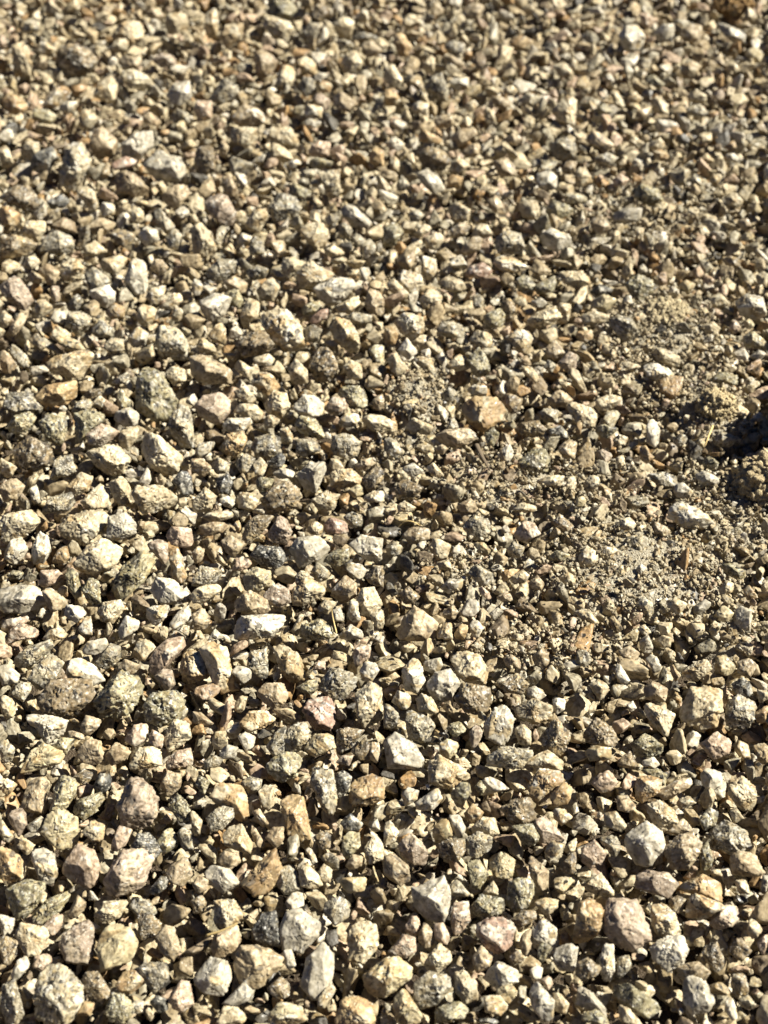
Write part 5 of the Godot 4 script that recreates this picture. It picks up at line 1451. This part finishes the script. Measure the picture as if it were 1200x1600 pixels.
func gravel() -> void:
	var r := RandomNumberGenerator.new()
	r.seed = 99
	for k in VARIANTS:
		heap.append([])
		heap_tint.append([])
	for k in 6:
		grit.append([])
		grit_tint.append([])
	ring.append(Vector2.ZERO)
	for k in 8:
		ring.append(Vector2.from_angle(TAU * k / 8.0))
	for k in 5:
		ring.append(Vector2.from_angle(TAU * k / 5.0) * 0.5)
	# under-layers
	var x := X0
	while x < X0 + NX * CELL:
		var z := Z0
		while z < Z0 + NZ * CELL:
			drop(x + r.randf_range(-0.002, 0.002), r.randf_range(-0.0145, -0.0098), z + r.randf_range(-0.002, 0.002), r.randf_range(0.0024, 0.0042), r)
			z += 0.0058
		x += 0.0058
	x = -0.3
	while x < 0.3:
		var z := -0.86
		while z < -0.14:
			var px := x + r.randf_range(-0.002, 0.002)
			var pz := z + r.randf_range(-0.002, 0.002)
			var ff := fines_at(px, pz)
			if r.randf() < 0.3 + ff and not in_pit(px, pz):
				drop(px, r.randf_range(-0.0100, -0.0070) + 0.0055 * ff, pz, r.randf_range(0.001, 0.0026), r)
			z += 0.0036
		x += 0.0036
	# the top layer: larger ones first, each where there is still room
	for band in [[0.0046, 0.0062, 26000, 0], [0.0032, 0.0046, 45000, 1], [0.0023, 0.0032, 120000, 1], [0.0014, 0.0023, 90000, 1], [0.0009, 0.0014, 110000, 2], [0.0005, 0.0009, 120000, 2]]:
		for t in band[2]:
			var rad := r.randf_range(band[0], band[1])
			var sx: float
			var sz: float
			if band[3] == 0 or band[3] == 1 and r.randf() < 0.6:
				sx = X0 + r.randf() * NX * CELL
				sz = Z0 + r.randf() * NZ * CELL
			else:
				sx = r.randf_range(-0.26, 0.26)
				sz = r.randf_range(-0.82, -0.16)
			var framed := in_frame(sx, sz)
			if framed and rad > 0.0040:
				continue
			if in_pit(sx, sz) and r.randf() < 0.75:
				continue
			var f := fines_at(sx, sz)
			if rad < 0.0015 and r.randf() > 0.3 + f:
				continue
			if not is_free(sx, sz, rad * (0.76 if framed else 0.86)):
				continue
			if f > 0.25 and rad > 0.0018 and r.randf() < f * 0.95:
				continue
			occupy(sx, sz, rad * 0.84)
			var y := -rad * 0.4 - 0.0085 * pow(r.randf(), 1.05) * (1.0 - 0.85 * f)
			if not framed and rad > 0.004:
				y = r.randf_range(-0.002, 0.002)
			var p := EYE + (Vector3(sx, 0, sz) - EYE) * ((EYE.y - y) / EYE.y)
			drop(p.x, y, p.z, rad * (0.95 if framed else 0.98), r)
	# grit and dust, deepest and thickest in the fine patches
	for t in 420000:
		var gx := r.randf_range(-0.25, 0.25)
		var gz := r.randf_range(-0.82, -0.17)
		var f := fines_at(gx, gz)
		if r.randf() > 0.06 + f or in_pit(gx, gz):
			continue
		var rad := 0.00022 + 0.0008 * pow(r.randf(), 2.2)
		var free := is_free(gx, gz, rad * 0.5)
		var y := r.randf_range(-0.004, -0.0014)
		if f > 0.3 and (free or r.randf() < 0.4 * f):
			y = r.randf_range(-0.002, 0.0012) + 0.0008 * noise_c.get_noise_2d(gx * 90.0, gz * 90.0)
		elif not free:
			continue
		var p := EYE + (Vector3(gx, 0, gz) - EYE) * ((EYE.y - y) / EYE.y)
		dust(p.x, y, p.z, rad, r)

	var root := Node3D.new()
	root.name = "gravel"
	root.set_meta("kind", "stuff")
	root.set_meta("label", "smaller gravel and grit filling the gaps between the larger stones")
	root.set_meta("category", "gravel")
	add_child(root)
	for kind in bits:
		var b: Array = bits[kind]
		var mesh := ArrayMesh.new()
		mesh.add_surface_from_arrays(Mesh.PRIMITIVE_TRIANGLES, surface(b[0], b[2], b[1]))
		mesh.surface_set_material(0, mats[kind])
		var o := MeshInstance3D.new()
		o.mesh = mesh
		o.name = "small_stones"
		o.set_meta("kind", "stuff")
		root.add_child(o, true)
	for k in VARIANTS:
		var vs := rough_stone(3, 500 + k, 0.07)
		scatter(root, "pebbles", vs, 3, heap[k], heap_tint[k], mats[["granite", "tan", "quartz", "tan"][k % 4]], k)
	for k in 6:
		var vs := rough_stone(2, 900 + k, 0.14)
		scatter(root, "grit", vs, 2, grit[k], grit_tint[k], mats.soil, k)


func scatter(root: Node3D, called: String, vs: PackedVector3Array, level: int, where: Array, tint: Array, mat: Material, seed_: int) -> void:
	var cs := PackedColorArray()
	cs.resize(vs.size())
	for k in vs.size():
		var q := vs[k] + Vector3(seed_ * 3.1, 5, 2)
		var g := 0.95 + 0.35 * noise_a.get_noise_3dv(q * 0.9) + 0.25 * noise_c.get_noise_3dv(q * 3.0)
		var e := smoothstep(0.45, 0.6, noise_c.get_noise_3dv(q * 1.7 + Vector3(8, 8, 8)))
		g *= 1.0 - 0.6 * e
		cs[k] = Color(g, g * 0.99, g * 0.97)
	var mesh := ArrayMesh.new()
	mesh.add_surface_from_arrays(Mesh.PRIMITIVE_TRIANGLES, surface(vs, ball_i[level], cs))
	mesh.surface_set_material(0, mat)
	var mm := MultiMesh.new()
	mm.transform_format = MultiMesh.TRANSFORM_3D
	mm.use_colors = true
	mm.mesh = mesh
	mm.instance_count = where.size()
	for k in where.size():
		mm.set_instance_transform(k, where[k])
		mm.set_instance_color(k, tint[k])
	var o := MultiMeshInstance3D.new()
	o.name = called
	o.multimesh = mm
	o.set_meta("kind", "stuff")
	root.add_child(o, true)


# ---------------------------------------------------------------- ground
func ground() -> void:
	var m := StandardMaterial3D.new()
	m.resource_name = "packed_soil"
	m.vertex_color_use_as_albedo = true
	m.albedo_texture = mats.tan.albedo_texture
	m.normal_enabled = true
	m.normal_texture = mats.soil.normal_texture
	m.normal_scale = 1.5
	m.roughness = 1.0
	m.metallic_specular = 0.2
	m.uv1_triplanar = true
	m.uv1_world_triplanar = true
	m.uv1_scale = Vector3.ONE * 47.0
	# fine mesh under the gravel, coarse out to the horizon
	var st := SurfaceTool.new()
	st.begin(Mesh.PRIMITIVE_TRIANGLES)
	var xs := PackedFloat32Array([-40, -10, -3, -1.2])
	var zs := PackedFloat32Array([-60, -15, -4, -1.7])
	for k in 17:
		xs.append(-0.6 + k * 0.02)
	for k in 186:
		xs.append(-0.279 + k * 0.003)
	for k in 17:
		xs.append(0.28 + k * 0.02)
	for k in 18:
		zs.append(-1.2 + k * 0.02)
	for k in 226:
		zs.append(-0.846 + k * 0.003)
	for k in 8:
		zs.append(-0.16 + k * 0.02)
	xs.append_array(PackedFloat32Array([1.2, 3, 10, 40]))
	zs.append_array(PackedFloat32Array([0.6, 2, 8, 30]))
	for j in zs.size():
		for i in xs.size():
			var f := fines_at(xs[i], zs[j]) if absf(xs[i]) < 0.3 and zs[j] > -0.9 else 0.0
			if in_pit(xs[i], zs[j]):
				f = 0.0
			var y := -0.0135 + 0.0016 * noise_a.get_noise_2d(xs[i] * 40.0, zs[j] * 40.0)
			y += f * (0.0124 + 0.0018 * noise_a.get_noise_2d(xs[i] * 130.0, zs[j] * 130.0))
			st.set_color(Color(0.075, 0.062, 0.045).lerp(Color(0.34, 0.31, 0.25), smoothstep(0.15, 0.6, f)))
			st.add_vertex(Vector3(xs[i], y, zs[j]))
	var w := xs.size()
	for j in zs.size() - 1:
		for i in w - 1:
			var a := j * w + i
			for t in [a, a + 1, a + w, a + 1, a + w + 1, a + w]:
				st.add_index(t)
	st.generate_normals()
	var o := MeshInstance3D.new()
	o.name = "ground"
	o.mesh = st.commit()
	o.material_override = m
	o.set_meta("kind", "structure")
	add_child(o)


# ---------------------------------------------------------------- dry plant bits and lumps of soil
func fibre(called: String, label: String, category: String, points: Array, r0: float, mat: Material, flat := 1.0) -> void:
	var curve := Curve3D.new()
	for k in points.size():
		var before: Vector3 = points[maxi(k - 1, 0)]
		var after: Vector3 = points[mini(k + 1, points.size() - 1)]
		var t := (after - before) / 6.0
		curve.add_point(points[k], -t, t)
	curve.bake_interval = 0.0006
	var p := curve.get_baked_points()
	var v := PackedVector3Array()
	var f := PackedInt32Array()
	var base: Vector3 = p[0]
	for q in p:
		base.y = minf(base.y, q.y)
	for k in p.size():
		var d := (p[mini(k + 1, p.size() - 1)] - p[maxi(k - 1, 0)]).normalized()
		var s := d.cross(Vector3.UP).normalized()
		var n := s.cross(d)
		var rad := r0 * (1.0 - 0.55 * k / float(p.size())) * (0.15 if k == 0 or k == p.size() - 1 else 1.0)
		for e in 6:
			var a := TAU * e / 6.0
			v.append(p[k] - base + s * cos(a) * rad + n * sin(a) * rad * flat)
	for k in p.size() - 1:
		for e in 6:
			var a := k * 6 + e
			var b := k * 6 + (e + 1) % 6
			f.append_array(PackedInt32Array([a, a + 6, b, b, a + 6, b + 6]))
	var c := PackedColorArray()
	c.resize(v.size())
	c.fill(Color.WHITE)
	var mesh := ArrayMesh.new()
	mesh.add_surface_from_arrays(Mesh.PRIMITIVE_TRIANGLES, surface(v, f, c))
	mesh.surface_set_material(0, mat)
	var o := MeshInstance3D.new()
	o.mesh = mesh
	o.position = base
	put(o, called, label, category, "dry plant bits on the gravel" if category == "stalk" else "")


func clod(label: String, at: Vector3, size: Vector3, seed_: int, tone: Color) -> void:
	var r := RandomNumberGenerator.new()
	r.seed = seed_
	var root := Node3D.new()
	root.position = at
	put(root, "soil_clod", label, "clod", "crumbly lumps of soil")
	var vs := PackedVector3Array()
	var off := Vector3(r.randf(), r.randf(), r.randf()) * 30.0
	for d: Vector3 in ball_v[4]:
		var k := 1.0 + 0.35 * noise_a.get_noise_3dv(d * 1.6 + off) + 0.22 * noise_a.get_noise_3dv(d * 4.0 + off) + 0.08 * noise_a.get_noise_3dv(d * 13.0 + off)
		vs.append(d * size * k + Vector3(0, size.y * 0.8, 0))
	var cs := PackedColorArray()
	for q in vs:
		var c := tone.srgb_to_linear() * PALE * (0.95 + 0.3 * noise_c.get_noise_3dv(q * 700.0 + off))
		c.a = 1.0
		cs.append(c)
	var mesh := ArrayMesh.new()
	mesh.add_surface_from_arrays(Mesh.PRIMITIVE_TRIANGLES, surface(vs, ball_i[4], cs))
	mesh.surface_set_material(0, mats.soil)
	var o := MeshInstance3D.new()
	o.name = "lump"
	o.mesh = mesh
	root.add_child(o)
	# crumbs stuck all over it, joined
	var crumbs: Array = [rough_stone(1, seed_ + 5, 0.3), rough_stone(1, seed_ + 6, 0.3), rough_stone(1, seed_ + 7, 0.3)]
	var bv := PackedVector3Array()
	var bc := PackedColorArray()
	var bf := PackedInt32Array()
	for k in 1100:
		var q := vs[r.randi_range(0, vs.size() - 1)] * Vector3(0.97, 0.97, 0.97)
		var crumb: PackedVector3Array = crumbs[k % 3]
		var b := Basis.from_euler(Vector3(r.randf() * TAU, r.randf() * TAU, r.randf() * TAU)).scaled_local(Vector3(r.randf_range(0.9, 1.6), 1.0, r.randf_range(0.6, 1.0)) * (0.00025 + 0.0011 * pow(r.randf(), 2.5)))
		var c := tone.srgb_to_linear() * PALE * r.randf_range(0.75, 1.35)
		c.a = 1.0
		var start := bv.size()
		for p in crumb:
			bv.append(b * p + q)
			bc.append(c)
		for i in ball_i[1]:
			bf.append(i + start)
	var cm := ArrayMesh.new()
	cm.add_surface_from_arrays(Mesh.PRIMITIVE_TRIANGLES, surface(bv, bf, bc))
	cm.surface_set_material(0, mats.soil)
	var g := MeshInstance3D.new()
	g.name = "crumbs"
	g.mesh = cm
	g.set_meta("kind", "stuff")
	root.add_child(g)


func plants_and_clods() -> void:
	clod("Big crumbly grey-tan clod of soil at the right border", Vector3(0.1332, -0.0040, -0.3908), Vector3(0.011, 0.008, 0.009), 41, Color(0.80, 0.74, 0.61))
	clod("Crumbly dry clod with a rootlet, upper rim of the dark hollow at the right", Vector3(0.1200, -0.0030, -0.4304), Vector3(0.0062, 0.0062, 0.0055), 42, Color(0.82, 0.76, 0.62))
	clod("Tall lump of soil at the right border just above the dark hollow", Vector3(0.1555, -0.0040, -0.4211), Vector3(0.0135, 0.0180, 0.0105), 43, Color(0.70, 0.64, 0.52))
	clod("Brown earthy lump at the top right corner of the picture", Vector3(0.1743, -0.0020, -0.7337), Vector3(0.009, 0.0042, 0.005), 44, Color(0.66, 0.55, 0.40))
	clod("Grit-crusted low lump amid the upper right fine patch", Vector3(0.1099, -0.0040, -0.4880), Vector3(0.008, 0.0038, 0.007), 45, Color(0.80, 0.75, 0.63))
	fibre("dry_stalk", "Pale dry stalk bent across a tan block near the bottom edge", "stalk", [Vector3(-0.0471, 0.0040, -0.2155), Vector3(-0.0430, 0.0060, -0.2157), Vector3(-0.0384, 0.0080, -0.2170)], 0.00042, mats.straw)
	fibre("dry_stalk", "Short straw spike standing up in a cluster at mid height", "stalk", [Vector3(-0.0149, 0.0010, -0.3230), Vector3(-0.0161, 0.0040, -0.3270), Vector3(-0.0165, 0.0070, -0.3284)], 0.0003, mats.straw)
	fibre("dry_stalk", "Curled thin straw fibre arching over peach stones right of centre", "stalk", [Vector3(0.0047, 0.0040, -0.3668), Vector3(0.0068, 0.0070, -0.3665), Vector3(0.0095, 0.0075, -0.3660), Vector3(0.0119, 0.0050, -0.3667)], 0.00024, mats.straw)
	fibre("dry_stalk", "Grey-brown twig chip slanting down through the grit, right of centre", "stalk", [Vector3(0.0325, 0.0020, -0.4102), Vector3(0.0342, 0.0025, -0.4033), Vector3(0.0367, 0.0010, -0.3981)], 0.0009, mats.bark, 0.5)
	fibre("dry_stalk", "Pale rootlet hanging from the crumbly clod at the hollow", "stalk", [Vector3(0.1169, 0.0040, -0.4177), Vector3(0.1144, 0.0030, -0.4121), Vector3(0.1132, 0.0010, -0.4096)], 0.0005, mats.straw)
	fibre("dry_stalk", "Dark twig sliver wedged beside the rust-topped slab, upper right", "stalk", [Vector3(0.1108, 0.0010, -0.4864), Vector3(0.1116, 0.0030, -0.4791), Vector3(0.1135, 0.0020, -0.4756)], 0.0006, mats.bark, 0.6)
